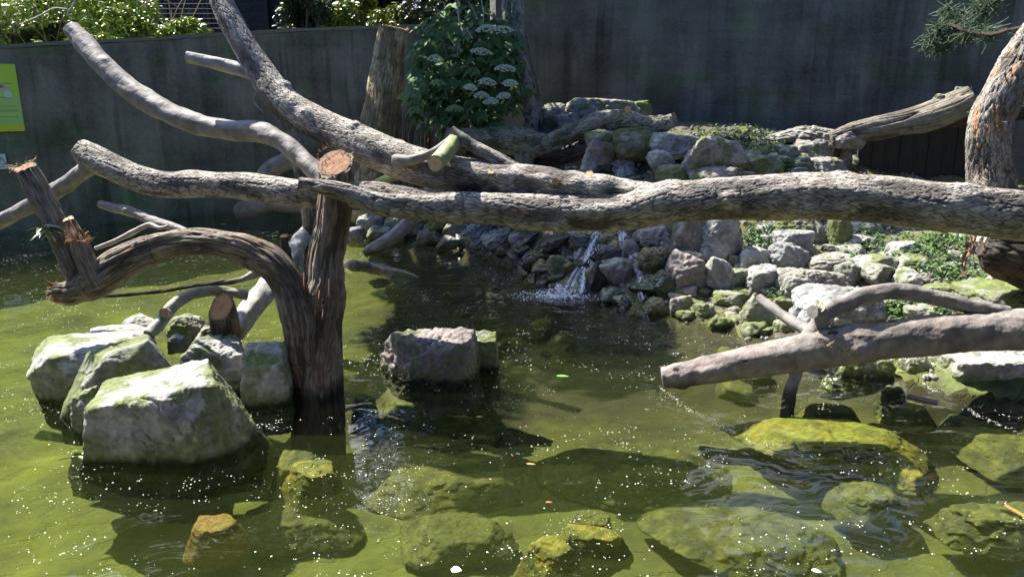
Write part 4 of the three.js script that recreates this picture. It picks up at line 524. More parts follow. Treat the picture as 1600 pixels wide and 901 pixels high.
limb('wood', thing('leaning_log', 'slim log slanting out of the water below the trunk, left of the wet slope', 'log', V(-1.2, 0, -8.6)), [[570, 396, 9.0, 7], [590, 384, 9.0, 10], [620, 366, 9.0, 11.5], [645, 342, 9.0, 12.5], [668, 310, 9.0, 12.5], [690, 275, 9.0, 12]], 'smooth', { seed: 83 });
limb('wood', thing('thin_log', 'thin grey-green pole slanting behind the big trunk, right of the leaning stump', 'pole', V(-1.3, 0.9, -6.5)), [[528, 318, 6.9, 5], [580, 290, 6.6, 6.5], [622, 273, 6.3, 7.5], [690, 245, 6.0, 8]], 'mossy', { seed: 84 });
{ const e = thing('elbow_log', 'smooth log with an elbow lying at the foot of the left wall', 'log', V(-4, 0, -11)); limb('wood', e, [[376, 338, 11.2, 10], [380, 329, 11.15, 14], [398, 324, 11.1, 14], [425, 316, 11.05, 13], [440, 319, 11.0, 12], [490, 323, 10.9, 11], [540, 330, 10.8, 11]], 'smooth', { seed: 85, moss: 0.3 }); limb('stub', e, [[384, 326, 11.1, 10], [398, 308, 11.1, 11], [420, 268, 11.2, 14], [450, 250, 11.3, 14]], 'smooth', { seed: 86 }); }
const mossl = thing('mossy_log', 'thick mossy log lying on the upper bank, left of the curved grey one', 'log', V(-0.1, 1.0, -8.9));
limb('trunk', mossl, [[700, 214, 9.2, 17], [735, 217, 9.15, 18], [790, 216, 9.1, 18], [825, 220, 9.05, 20], [843, 228, 9.02, 20]], 'mossbark', { endA: 0.1, endB: 0.5, moss: 0.7, seed: 87 });
limb('leg', mossl, [[822, 228, 9.1, 17], [818, 275, 9.15, 16], [816, 330, 9.2, 17]], 'mossbark', { seed: 88, label: 'upright piece carrying the mossy log' });
limb('stub', mossl, [[842, 232, 8.9, 6], [838, 235, 8.83, 4]], 'mossbark', { seed: 89, endB: 0.1 });
const curl = thing('curved_log', 'curved grey log lying over the mossy capstones of the waterfall', 'log', V(1.1, 1.4, -8.6));
{ limb('trunk', curl, [[838, 233, 9.0, 11], [862, 222, 8.95, 14], [900, 205, 8.85, 16], [940, 190, 8.75, 17], [980, 189, 8.65, 16], [1010, 196, 8.55, 15.5], [1035, 194, 8.5, 13.5], [1053, 187, 8.45, 10.5]], 'mossbark', { endB: 0.06, seed: 90 }); part('cut_face', cutGeo(at(1055, 185, 8.44), V(0.8, 0.3, 0.4), 0.075, 4, 0.1), M.cutGrey, curl); limb('stub', curl, [[981, 184, 8.6, 7], [981, 172, 8.58, 5.5]], 'mossbark', { endB: 0.04, seed: 91 }); part('cut_face', cutGeo(at(981, 171, 8.53), V(0, 0.3, 1), 0.042, 3), M.cut, curl); }
limb('trunk', thing('dark_log', 'dark shaded log lying under the mossy and curved logs', 'log', V(0.2, 0.9, -9.2)), [[730, 250, 9.5, 14], [800, 262, 9.4, 18], [870, 258, 9.35, 22], [930, 244, 9.3, 20]], 'dark', { seed: 92 });
// upper right: weathered log over the shelter, hollow log on the bank, broken dark log, leaning pine
const wl = thing('weathered_log', 'long weathered log sloping up to the right over the dark shelter', 'log', V(4.5, 1.6, -8.9));
{ const s = limb('trunk', wl, [[1300, 218, 9.0, 13], [1340, 207, 8.95, 17], [1390, 196, 8.85, 19], [1440, 184, 8.75, 20], [1490, 168, 8.6, 21], [1522, 152, 8.5, 20]], 'weathered', { endB: 0.06, seed: 93, step: 0.01 }); cutAt(wl, s.t, 1, M.cutGrey, { dir: V(0.8, 0.35, 0.5) }); limb('branch', wl, [[1400, 200, 8.9, 12], [1460, 188, 8.95, 14], [1530, 178, 9.0, 15], [1600, 172, 9.0, 15]], 'dark', { seed: 94, label: 'darker second log under the first' }); }
rock('pale angular stone lying on the weathered log', [1455, 146, 1492, 170], { d: 8.66, pal: 'grey', moss: 0.05, detail: 22, water: false });
rock('small bluish stone at upper end of the weathered log', [1486, 135, 1516, 158], { d: 8.6, pal: 'blue', moss: 0.0, detail: 20, water: false });
const hol = thing('hollow_log', 'grey hollow log lying across the bank just under the big trunk', 'log', V(4.2, 0.6, -7.8));
limb('trunk', hol, [[1322, 366, 7.9, 15], [1380, 366, 7.8, 19], [1440, 368, 7.7, 22], [1500, 368, 7.6, 23], [1560, 368, 7.5, 21]], 'weathered', { seed: 95 });
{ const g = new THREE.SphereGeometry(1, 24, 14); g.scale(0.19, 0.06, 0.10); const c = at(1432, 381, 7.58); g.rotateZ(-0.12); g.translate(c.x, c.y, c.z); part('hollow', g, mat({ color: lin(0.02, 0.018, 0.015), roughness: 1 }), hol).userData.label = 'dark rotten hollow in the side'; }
const brk = thing('broken_log', 'dark broken log with hanging bark shreds under the trunk at the right edge', 'log', V(3.4, 0.4, -4.7));
{ limb('trunk', brk, [[1540, 378, 5.3, 24], [1556, 384, 5.28, 36], [1585, 394, 5.26, 44], [1640, 412, 5.24, 50], [1720, 444, 5.2, 54]], 'dark', { endA: 0.15, seed: 96, bump: 1.5 });
  const q = rng(55), strip = (x0, y0, x1, y1, w, d, m) => { const g = new THREE.PlaneGeometry(w, 1, 3, 14), p = g.attributes.position, ph = q() * 9; for (let i = 0; i < p.count; i++) { const t = 0.5 - p.getY(i), e = (p.getX(i) / w), c = at(mix(x0, x1, t) + 3 * Math.sin(t * 5 + ph), mix(y0, y1, t), d); const taper = 1 - 0.75 * t * t; p.setXYZ(i, c.x + e * w * taper * Math.cos(t * 2.5 + ph), c.y, c.z + e * w * taper * Math.sin(t * 2.5 + ph) + 0.02 * n3(e * 3, t * 5, ph)); } g.computeVertexNormals(); return part('bark_shred', g, m, brk); };
  const mA = mat({ map: T.strC, color: lin(0.40, 0.19, 0.09), side: THREE.DoubleSide }), mB = mat({ map: T.strC, color: lin(0.22, 0.13, 0.08), side: THREE.DoubleSide }), mC = mat({ map: T.strC, color: lin(0.55, 0.45, 0.33), side: THREE.DoubleSide });
  strip(1524, 356, 1518, 398, 0.06, 5.02, mA); strip(1517, 362, 1506, 432, 0.05, 5.04, mB); strip(1532, 352, 1528, 384, 0.045, 5.06, mC); strip(1512, 378, 1509, 425, 0.035, 5.0, mB); strip(1540, 356, 1542, 392, 0.06, 5.06, mC); }
const pineT = thing('leaning_pine', 'leaning pine with flaking bark and torn orange wood at the right edge', 'tree', V(3.6, 0.3, -5.3));
limb('trunk', pineT, [[1572, 392, 5.34, 30], [1556, 345, 5.4, 33], [1549, 280, 5.4, 33], [1545, 225, 5.35, 31], [1552, 185, 5.3, 30], [1575, 135, 5.25, 29], [1605, 85, 5.2, 28], [1650, 10, 5.15, 26], [1700, -120, 5.1, 25], [1735, -330, 5.1, 22], [1760, -620, 5.1, 15]], 'plate', { step: 0.009, seed: 97, stain: (c, p, u, th, h) => { const e = sstep(0.2, 0.45, fbm3(p.x * 9 + 1, p.y * 3, p.z * 9, 3)) * sstep(1.25, 1.45, p.y) * sstep(2.3, 1.9, p.y); return c.map((v, j) => mix(v, [0.46, 0.25, 0.13][j], e)); } });
part('bark_shred', shreds(at(1545, 180, 5.2), V(-0.2, 0.6, 0.6).normalize(), 0.10, 26, 0.04, 23), twigM, pineT, 'stuff');
limb('branch', pineT, [[1615, 38, 5.3, 3.2], [1580, 46, 5.5, 3], [1548, 53, 5.8, 3], [1510, 48, 6.1, 2.5], [1480, 40, 6.3, 2], [1450, 60, 6.4, 1.6]], 'dark', { radial: 8, seed: 98 });
limb('branch', pineT, [[1660, 0, 5.2, 4], [1600, -8, 5.6, 3], [1550, 2, 6.0, 2.5], [1500, 20, 6.3, 2]], 'dark', { radial: 8, seed: 99 });
limb('twig', pineT, [[1578, 105, 5.2, 1.2], [1568, 115, 5.15, 1.2], [1556, 124, 5.1, 0.8]], 'pale', { radial: 5 });
const needleM = mat({ color: lin(0.055, 0.085, 0.045), roughness: 0.6 });
function needles(name, centres, n, len, parent, seed) { const q = rng(seed), g = new THREE.CylinderGeometry(0.0022, 0.003, 1, 3); g.translate(0, 0.5, 0); const ms = [], cs = []; for (const [c, rd] of centres) for (let i = 0; i < n; i++) { const d = V(q() - 0.5, (q() - 0.5) * 0.9 - 0.1, q() - 0.5).normalize(), m = new THREE.Matrix4(); m.compose(c.clone().addScaledVector(V(q() - 0.5, q() - 0.5, q() - 0.5), rd).sub(parent.position), new THREE.Quaternion().setFromUnitVectors(V(0, 1, 0), d), V(1, len * (0.6 + 0.6 * q()), 1)); ms.push(m); const k = 0.6 + 0.9 * q(); cs.push(lin(k, k * (0.95 + 0.15 * q()), k * 0.95)); } return instOf(name, g, needleM, ms, cs, parent); }
needles('needles', [[1455, 62, 6.4], [1470, 45, 6.35], [1488, 48, 6.3], [1500, 30, 6.3], [1520, 40, 6.1], [1505, 58, 6.2], [1475, 72, 6.4], [1545, 50, 5.9], [1530, 15, 6.1], [1550, 5, 6.0], [1480, 20, 6.4]].map(([x, y, d]) => [at(x, y, d), 0.10]), 130, 0.11, pineT, 17);
//@@WALLS
// ------------------------------------------------------------------ walls, signs, shelter, shed
const wallTex = (seed, w, h, light) => tex(1024, 512, (u, v) => { const x = u * w, y = v * h; const streak = fbm2(x * 1.3 + seed, y * 0.12, 3), st2 = fbm2(x * 4.5 + seed, y * 0.3 + 4, 4), blot = fbm2(x * 0.8 + seed * 2, y * 0.9, 5), fine = fbm2(x * 14, y * 14 + seed, 3), board = 0.5 + 0.5 * Math.sin(y * 38 + 2 * n2(x * 0.4, y)); let k = 0.66 + 0.26 * streak + 0.13 * st2 + 0.34 * blot + 0.16 * fine + 0.04 * board; const a = sstep(0.15, 0.5, fbm2(x * 0.7 + 31 + seed, y * 1.1, 4)) + 0.6 * sstep(0.75, 0.2, y / h) * light; const drip = sstep(0.25, 0.5, fbm2(x * 3.1 + seed, y * 0.22 + 2, 4)), pale = sstep(0.28, 0.5, fbm2(x * 1.7 + 40 + seed, y * 0.5, 5)), pit = sstep(0.42, 0.55, fbm2(x * 22, y * 22 + seed, 2)); k = k * (1 - 0.28 * drip) + 0.20 * pale - 0.2 * pit; k = Math.max(0.15, k); return [k * mix(1.0, 0.80, a), k * mix(1.0, 0.98, a), k * mix(1.0, 0.72, a)]; });
// a wall that follows ground points, made of cast panels with recessed joints
function wallOf(name, label, pts, top, thick, material, bottom, W, inset = 0.004) {
  const t = thing(name, label, 'wall', V(pts[0][0], 0, pts[0][1])); let run = 0;
  for (let i = 0; i < pts.length - 1; i++) {
    const a = V(pts[i][0], 0, pts[i][1]), b = V(pts[i + 1][0], 0, pts[i + 1][1]), d = b.clone().sub(a), L = d.length(); d.normalize(); const n = V(d.z, 0, -d.x), ha = top[i], hb = top[i + 1], nx = Math.ceil(L / 0.15), ny = 14, g = new THREE.BoxGeometry(1, 1, 1, nx, ny, 1), p = g.attributes.position, uv = g.attributes.uv;
    for (let k = 0; k < p.count; k++) { const u = p.getX(k) + 0.5, v = p.getY(k) + 0.5, f = p.getZ(k), s = f > 0 ? mix(inset, L - inset, u) : mix(-0.2, L + 0.2, u), y = mix(bottom, mix(ha, hb, u) + 0.012 * n2((run + s) * 5, 3), v), c = a.clone().addScaledVector(d, s).addScaledVector(n, f > 0 ? -0.012 * fbm2((run + s) * 1.5, y * 1.5, 3) - (i % 2) * 0.004 : thick); p.setXYZ(k, c.x - pts[0][0], y, c.z - pts[0][1]); uv.setXY(k, (run + s) / W, (y - bottom) / (Math.max(...top) - bottom)); }
    g.computeVertexNormals(); mesh('panel', g, material, t); run += L;
  } return t;
}
const xz = (x, y, d) => { const p = at(x, y, d); return [p.x, p.z]; };
{ const L = [[-9.8, -8.3], xz(-160, 375, 9.6), xz(0, 363, 10.3), xz(140, 352, 11.0), xz(282, 340, 11.7), xz(362, 335, 12.1), xz(470, 330, 12.6), xz(570, 320, 13.1), xz(700, 300, 13.4), xz(815, 280, 12.6)];
  const tops = [83, 83, 83, 75, 68, 62, 56, 52, 48, 44].map((y, i) => { const p = L[i], dist = i < 2 ? 10.3 : [0, 0, 10.3, 11.0, 11.7, 12.1, 12.6, 13.1, 13.4, 12.6][i]; return at(800, y, dist).y; });
  const mt = mat({ map: wallTex(1, 9, 3.4, 1), color: lin(0.235, 0.232, 0.192), bumpMap: T.conB, bumpScale: 0.012, roughness: 0.9 });
  const w = wallOf('concrete_wall', 'low weathered grey concrete wall along the left and back of the pond', L, tops, 0.3, mt, -0.7, 9);
  for (let i = 0; i < L.length - 1; i++) { const a = V(L[i][0], tops[i], L[i][1]), b = V(L[i + 1][0], tops[i + 1], L[i + 1][1]), d = b.clone().sub(a), len = d.length(), g = new THREE.BoxGeometry(len - 0.004, 0.05, 0.36, 12, 1, 2), p = g.attributes.position; for (let k = 0; k < p.count; k++) p.setY(k, p.getY(k) + 0.008 * n3(p.getX(k) * 4 + i * 9, p.getY(k) * 30, p.getZ(k) * 5)); g.computeVertexNormals(); const o = mesh('coping', g, mat({ map: T.smC, color: lin(0.24, 0.25, 0.19), roughness: 0.95, bumpMap: T.conB, bumpScale: 0.01 }), w); o.position.copy(a.add(b).multiplyScalar(0.5)).add(V(0, 0.027, 0)).sub(w.position); { const X = d.clone().normalize(), Zz = V(-d.z, 0, d.x).normalize(), Y = Zz.clone().cross(X); o.quaternion.setFromRotationMatrix(new THREE.Matrix4().makeBasis(X, Y, Zz)); o.position.addScaledVector(Zz, -0.145); } }
  // information board and small notice on the left wall
  const board = (name, label, x0, x1, y0, y1, d, draw, off) => { const a = V(...[L[1][0], 0, L[1][1]]), b = V(L[3][0], 0, L[3][1]), dir = b.clone().sub(a).normalize(), n = V(-dir.z, 0, dir.x); const pl = (px, py) => { const r = ray(px, py), s = a.clone().addScaledVector(n, off).sub(EYE).dot(n) / r.dot(n); return r.multiplyScalar(s).add(EYE); }; const A = pl(x1, y0), Bp = pl(x1 , y1), w = x0, h = A.y - Bp.y; const cv = document.createElement('canvas'); cv.width = 512; cv.height = Math.round(512 * h / w); draw(cv.getContext('2d'), cv.width, cv.height); const tx = new THREE.CanvasTexture(cv); tx.colorSpace = THREE.SRGBColorSpace; const t = thing(name, label, 'sign', V(A.x - dir.x * w / 2, (A.y + Bp.y) / 2, A.z - dir.z * w / 2)); t.rotation.y = -Math.atan2(dir.z, dir.x); mesh('panel', new THREE.BoxGeometry(w, h, 0.02), mat({ color: lin(0.5, 0.5, 0.45) }), t); const f = mesh('printed_face', new THREE.PlaneGeometry(w - 0.004, h - 0.004), mat({ map: tx, roughness: 0.45 }), t); f.position.z = 0.013; return t; };
  board('information_board', 'yellow-green information board on the left wall cut by the picture edge', 0.95, 22, 100, 205, 10, (c, w, h) => { c.fillStyle = '#b6d84a'; c.fillRect(0, 0, w, h); const gr = (y0, y1, s) => { c.fillStyle = s; c.fillRect(0, y0 * h, w, (y1 - y0) * h); }; gr(0.45, 0.9, '#a9d273'); gr(0.92, 1, '#c9d82c'); c.fillStyle = '#8d9aa6'; c.font = 'bold ' + h * 0.055 + 'px sans-serif'; c.textAlign = 'right'; c.fillText('ska', w * 0.80, h * 0.165); c.fillStyle = '#6f8f56'; c.fillText('.', w * 0.9, h * 0.07); c.fillStyle = '#5e6f5a'; c.fillRect(w * 0.3, h * 0.285, w * 0.63, 3); c.fillStyle = '#b9b6bd'; c.beginPath(); c.ellipse(w * 0.74, h * 0.34, w * 0.16, h * 0.05, 0.1, 0, 7); c.fill(); c.fillStyle = '#8f6f78'; c.beginPath(); c.ellipse(w * 0.73, h * 0.325, w * 0.1, h * 0.028, 0.1, 0, 7); c.fill(); c.fillStyle = '#c3d9cf'; c.beginPath(); c.arc(w * 0.86, h * 0.45, w * 0.05, 0, 7); c.fill(); c.fillStyle = '#5e6f5a'; c.fillRect(w * 0.2, h * 0.495, w * 0.68, 3); for (const [y, e] of [[0.62, 0.93], [0.645, 0.72], [0.675, 0.93], [0.695, 0.95], [0.78, 0.93]]) { c.fillStyle = '#4d6a45'; for (let x = 0.05; x < e; x += 0.028) c.fillRect(x * w, y * h, w * 0.021, h * 0.008); } c.fillStyle = '#9fc0a8'; for (let x = 0.1; x < 0.7; x += 0.03) c.fillRect(x * w, h * 0.86, w * 0.022, h * 0.007); }, 0.03);
  board('small_notice', 'small white notice with a black triangle below the information board', 0.30, 7, 240, 264, 10, (c, w, h) => { c.fillStyle = '#cfe2d4'; c.fillRect(0, 0, w, h); c.strokeStyle = '#20302a'; c.lineWidth = w * 0.03; c.beginPath(); c.moveTo(w * 0.68, h * 0.68); c.lineTo(w * 0.83, h * 0.22); c.lineTo(w * 0.98, h * 0.68); c.closePath(); c.stroke(); c.fillStyle = '#6c7f76'; c.fillRect(w * 0.45, h * 0.82, w * 0.5, h * 0.05); }, 0.03);
}
{ const Rw = [xz(775, 200, 11.75), xz(850, 200, 11.5), xz(930, 200, 11.3), xz(1100, 200, 10.9), xz(1262, 200, 10.5), xz(1430, 200, 10.15), xz(1556, 200, 9.9), xz(1680, 220, 8.7), xz(1950, 250, 7.2)];
  const mt = mat({ map: wallTex(7, 11, 4.3, 0.2), color: lin(0.140, 0.138, 0.118), bumpMap: T.conB, bumpScale: 0.015, roughness: 0.85 });
  wallOf('high_wall', 'tall dark stained concrete wall behind the waterfall', Rw, Rw.map(() => 3.75), 0.3, mt, -0.5, 11); }
{ const side = (nm, lb, pts) => wallOf('concrete_wall', lb, pts, pts.map(() => 3.2), 0.3, mat({ map: wallTex(13, 9, 3.9, 0.5), color: lin(0.15, 0.16, 0.145), roughness: 0.9 }), -0.7, 9);  // unseen side walls, added to hold back sky fill from both flanks
  side(0, 'added unseen grey concrete wall closing the left side of the enclosure beside the viewing hut', [[-8.2, 0.6], [-9.0, -4], [-9.9, -8.3]]); side(1, 'added unseen grey concrete wall closing the right side of the enclosure beside the viewing hut', [[9.0, -7.0], [8.6, -3], [8.2, 0.6]]); }
{ // the shelter under the weathered log: board back, concrete cheek, earth roof
  const sh = thing('shelter', 'dark den shelter of boards under the weathered log', 'shelter', V(5, 0.7, -9.3));
  const bd = mat({ map: T.strC, color: lin(0.045, 0.042, 0.038), roughness: 0.9 }); for (let i = 0; i < 10; i++) { const a = at(1335 + i * 21.5, 290, 9.55), b = at(1335 + i * 21.5 + 20.7, 200, 9.55); const g = new THREE.BoxGeometry(Math.abs(b.x - a.x), 1.1, 0.03); const o = mesh('board', g, bd, sh); o.position.set((a.x + b.x) / 2, 0.86 + i * 0.055, a.z + (i % 2) * 0.008).sub(sh.position); o.rotation.y = 0.0; } }
{ // dark shed with a wire screen behind the left wall
  const sd = thing('shed', 'dark timber shed with wire mesh front behind the left wall', 'shed', V(-4.6, 0, -17)); const dk = mat({ map: T.strC, color: lin(0.030, 0.034, 0.044), roughness: 0.8 }), pl = mat({ map: T.smC, color: lin(0.10, 0.09, 0.065) });
  for (let i = 0; i < 18; i++) { const o = mesh('board', new THREE.BoxGeometry(4.6, 0.215, 0.04), dk, sd); o.position.set(0.2, 1.2 + i * 0.22, (i % 2) * 0.004); }
  for (const x of [-0.2, 1.1, 2.45]) { const o = mesh('post', new THREE.BoxGeometry(0.13, 4.2, 0.13), dk, sd); o.position.set(x, 3, 0.1); }
  const br = mesh('brace', new THREE.BoxGeometry(0.05, 0.75, 0.05), mat({ color: lin(0.2, 0.18, 0.13) }), sd); br.position.set(2.3, 3.15, 0.2); br.rotation.z = 0.6;
  const wn = mesh('window', new THREE.BoxGeometry(0.95, 0.62, 0.05), pl, sd); wn.position.set(-1.65, 3.5, 0.06); const w2 = mesh('window', new THREE.BoxGeometry(0.14, 0.5, 0.05), pl, sd); w2.position.set(-0.62, 3.55, 0.06);
  const g = []; for (let i = 0; i < 30; i++) { const h = new THREE.CylinderGeometry(0.0035, 0.0035, 3.0, 4); h.translate(-2.3 + i * 0.1, 3.2, 0.9); g.push(h); } for (let i = 0; i < 22; i++) { const h = new THREE.CylinderGeometry(0.0035, 0.0035, 3.0, 4); h.rotateZ(Math.PI / 2); h.translate(-0.85, 2.2 + i * 0.1, 0.9); g.push(h); }
  const w = mesh('wire_mesh', mergeGeometries(g), mat({ color: lin(0.10, 0.10, 0.10), metalness: 0.3, roughness: 0.7 }), sd); w.userData.kind = 'stuff';
  const cam = V(0, 0, 0); sd.position.copy(at(345, 60, 17)).setY(0); }
{ // unseen viewing hut, added to cut sky fill: back wall, roof, cheeks behind camera
  const hut = thing('added_hut', 'unseen dark timber viewing hut added behind the camera to cut sky light', 'hut', V(0, -0.6, 2.5)); const dk = mat({ map: T.strC, color: lin(0.05, 0.045, 0.04), roughness: 0.9 });
  const bx = (n, w, h, d, x, y, z) => { const o = mesh(n, new THREE.BoxGeometry(w, h, d), dk, hut); o.position.set(x, y, z); };
  bx('back_wall', 14, 4.2, 0.15, 0, 2.1, 2.6); bx('roof', 14.4, 0.15, 5.4, 0, 4.28, 0.1); bx('side_wall', 0.15, 4.2, 4.6, -7, 2.1, 0.3); bx('side_wall', 0.15, 4.2, 4.6, 7, 2.1, 0.3); bx('floor', 14, 0.12, 4.6, 0, 0.3, 0.28); }
{ // fine gravel and crumbs of stone on the bank
  const q = rng(404), ms = [], cs = [], g = new THREE.IcosahedronGeometry(1, 0); let n = 0; while (ms.length < 7000 && n++ < 60000) { const x = mix(-1.5, 5.5, q()), z = mix(-10.2, -4.6, q()), y = H(x, z); if (y < -0.03 || fbm2(x * 2, z * 2, 3) < -0.25 + 0.5 * q() - 0.3) continue; const s = mix(0.006, 0.028, Math.pow(q(), 3)); ms.push(new THREE.Matrix4().compose(V(x, y + s * 0.3, z), new THREE.Quaternion().setFromEuler(new THREE.Euler(q() * 6, q() * 6, q() * 6)), V(s * 1.3, s * 0.8, s))); const k = 0.12 + 0.28 * q() * q(); cs.push(lin(k, k * 0.97, k * 0.88)); }
  instOf('gravel', g, mat({ roughness: 0.95 }), ms, cs).userData.label = 'fine gravel between the bank stones'; }
//@@PLANTS
// ------------------------------------------------------------------ plants
const GAPS = [[V(-1.8, 2.6, -10.5), 0.6], [V(-1.95, 1.5, -10.7), 0.55], [V(-0.45, 0.35, -4.95), 0.35]]; // sun holes in the crowns: whole shafts along the sun's direction
function leafCloud(parent, name, clumps, n, size, base, g, m, seed, droop = 0.3) { const q = rng(seed), ms = [], cs = []; for (let i = 0; i < n; i++) { const [c, rx, ry, rz] = clumps[Math.floor(q() * clumps.length)]; let d; do d = V(q() * 2 - 1, q() * 2 - 1, q() * 2 - 1); while (d.length() > 1); const l = d.length(); d.multiplyScalar(Math.pow(l, -0.45)); const P0 = V(c.x + d.x * rx, c.y + d.y * ry, c.z + d.z * rz); if (GAPS.some(([o, rr]) => { const w = P0.clone().sub(o), l = w.dot(SUN); return l > 0 && w.addScaledVector(SUN, -l).length() < rr; })) continue; const p = P0.sub(parent.position), m4 = new THREE.Matrix4(), e = new THREE.Euler(droop + (q() - 0.5) * 1.4, q() * 6.28, (q() - 0.5) * 1.4, 'YXZ'), s = size * (0.6 + 0.8 * q()); m4.compose(p, new THREE.Quaternion().setFromEuler(e), V(s, s, s)); ms.push(m4); const k = 0.65 + 0.8 * q() * q() + 0.2 * q(); cs.push(lin(base[0] * k * (0.8 + 0.7 * q()), base[1] * k, base[2] * k)); } return instOf(name, g, m, ms, cs, parent); }
const whiteLeaf = leafM(1, 1, 1), glossLeaf = leafM(1, 1, 1, { roughness: 0.28, specularIntensity: 1, transmission: 0.5 }), dullLeaf = leafM(1, 1, 1, { roughness: 0.6 });
{ // bush that spills over the left wall
  const t = thing('ivy_bush', 'glossy leafy bush spilling over the top of the left wall', 'bush', V(-5.5, 1.5, -12.6)); const cl = []; const q = rng(3);
  for (let i = 0; i < 34; i++) { const x = mix(-90, 250, q()), y = mix(-60, 62, q()) + (x > 180 ? 30 : 0), p = at(x, y, 12.2 + q() * 0.9); cl.push([p, 0.42, 0.3, 0.4]); } for (let i = 0; i < 14; i++) { const p = at(mix(200, 305, q()), mix(38, 62, q()), 12.4); cl.push([p, 0.26, 0.14, 0.22]); } for (const [x, y] of [[115, 92], [60, 84], [185, 78], [235, 82], [160, 72], [118, 78]]) cl.push([at(x, y, x < 130 ? 10.75 : 11.2), 0.09, 0.2, 0.09]);
  leafCloud(t, 'foliage', cl, 17000, 0.088, [0.30, 0.44, 0.07], LEAF, glossLeaf, 5);
  const g = []; for (let i = 0; i < 30; i++) { const a = at(mix(-60, 320, q()), mix(20, 75, q()), 12.6), b = a.clone().add(V((q() - 0.5) * 1.2, 0.4 + q() * 0.4, 0.4 * q())); g.push(new THREE.TubeGeometry(new THREE.CatmullRomCurve3([a, a.clone().lerp(b, 0.5).add(V(0, 0.12, 0)), b]), 6, 0.007, 4)); } part('stem', mergeGeometries(g), twigM, t, 'stuff');
  limb('twig', t, [[122, -10, 11.6, 1.6], [112, 10, 11.6, 1.5], [104, 22, 11.6, 1.3], [112, 30, 11.6, 1.0]], 'pale', { radial: 5 }); limb('twig', t, [[104, 14, 11.6, 1.2], [84, 13, 11.6, 1.2], [60, 25, 11.6, 1.1], [30, 38, 11.6, 1]], 'pale', { radial: 5 }); }
{ // elder with flat flower heads
  const e = thing('elder_bush', 'dark elder bush with flat creamy flower heads in front of the wall', 'bush', V(-0.6, 0.7, -9.6)); const q = rng(9), lm = leafM(0.10, 0.18, 0.065, { roughness: 0.75, specularIntensity: 0.3, transmission: 0.3 });
  const leaflet = leafG(0.125, 0.42, 0.2), comp = mergeGeometries([[0, 0], [0.8, 0.02], [-0.8, 0.02], [1.1, -0.10], [-1.1, -0.10]].map(([a, b]) => { const g = leaflet.clone(); g.rotateY(a); g.translate(0, 0, b); return g; })); comp.translate(0, 0, 0.06);
  const g = []; for (const [x, y] of [[650, 150], [690, 60], [740, 20], [780, 120], [800, 150], [720, 140], [660, 80], [690, 170]]) { const a = at(745, 300, 9.7), b = at(x, y, 9.4 + 0.3 * q()); g.push(new THREE.TubeGeometry(new THREE.CatmullRomCurve3([a, a.clone().lerp(b, 0.5).add(V(0.1 * (q() - 0.5), 0.15, 0)), b]), 10, 0.012, 5)); } part('stem', mergeGeometries(g), twigM, e);
  for (let i = 0; i < 295; i++) { let x, y; do { x = mix(648, 818, q()); y = mix(8, 200, q()); } while (Math.hypot((x - 725) / 95, (y - 105) / 100) > 1 || (x < 665 && y < 60)); const l = mesh('leaf', comp, lm, e); l.position.copy(at(x, y, 9.2 + 0.7 * q())).sub(e.position); l.rotation.set(0.35 + q() * 0.7, (q() - 0.5) * 4.5, (q() - 0.5) * 0.7, 'YXZ'); l.scale.setScalar(1.0 + 0.8 * q()); }
  const pet = new THREE.IcosahedronGeometry(0.011, 0), fm = mat({ color: lin(0.56, 0.60, 0.42), roughness: 0.8, transmission: 0.2 });
  for (const [x, y, w, gr] of [[760, 47, 17], [782, 49, 22], [752, 83, 18, 1], [789, 109, 17], [761, 130, 15], [797, 132, 13], [735, 139, 11], [752, 151, 12], [787, 152, 12], [767, 160, 12], [680, 94, 13, 1], [684, 132, 12, 2], [634, 152, 14, 2], [710, 172, 14, 2]]) { const c = at(x, y, 9.0), gs = [], R0 = w * 9 / F; for (let i = 0; i < 240; i++) { const a = q() * 6.28, r = Math.sqrt(q()) * R0, p = pet.clone(), s = 0.6 + 0.6 * q(); p.scale(s, s * 0.5, s); p.translate(r * Math.cos(a), 0.05 * (1 - (r / R0) ** 2) + 0.012 * q(), r * Math.sin(a) * 0.9); gs.push(p); } const f = mesh('flower_head', mergeGeometries(gs), gr === 2 ? mat({ color: lin(0.20, 0.26, 0.10) }) : gr ? mat({ color: lin(0.42, 0.45, 0.28) }) : fm, e); f.position.copy(c).sub(e.position); f.rotation.set(0.28, 0, (q() - 0.5) * 0.3); }
}
function bigTree(name, label, base, h, clumps, n, size, colr, seed, kind = LEAF, m = whiteLeaf, trunkPts) { const t = thing(name, label, 'tree', base); const r = h * 0.02 + 0.06, tg = new THREE.CylinderGeometry(r * 0.4, r, h * 0.9, 12, 8), p = tg.attributes.position; for (let i = 0; i < p.count; i++) { const k = 1 + 0.12 * n3(p.getX(i) * 9, p.getY(i) * 1.5, p.getZ(i) * 9 + seed); p.setXYZ(i, p.getX(i) * k + 0.1 * n3(0, p.getY(i) * 0.5, seed), p.getY(i) + h * 0.45, p.getZ(i) * k); } tg.computeVertexNormals(); if (!trunkPts) mesh('trunk', tg, mat({ map: T.strC, color: lin(0.13, 0.11, 0.09) }), t); const gl = clumps.map(([c]) => { const a = V(base.x, base.y + h * 0.5, base.z); return new THREE.TubeGeometry(new THREE.CatmullRomCurve3([a, a.clone().lerp(c, 0.5).add(V(0, 0.2, 0)), c]), 6, r * 0.22, 5); }); part('limb', mergeGeometries(gl), mat({ map: T.strC, color: lin(0.12, 0.10, 0.08) }), t); leafCloud(t, 'crown', clumps, n, size, colr, kind, m, seed); return t; }
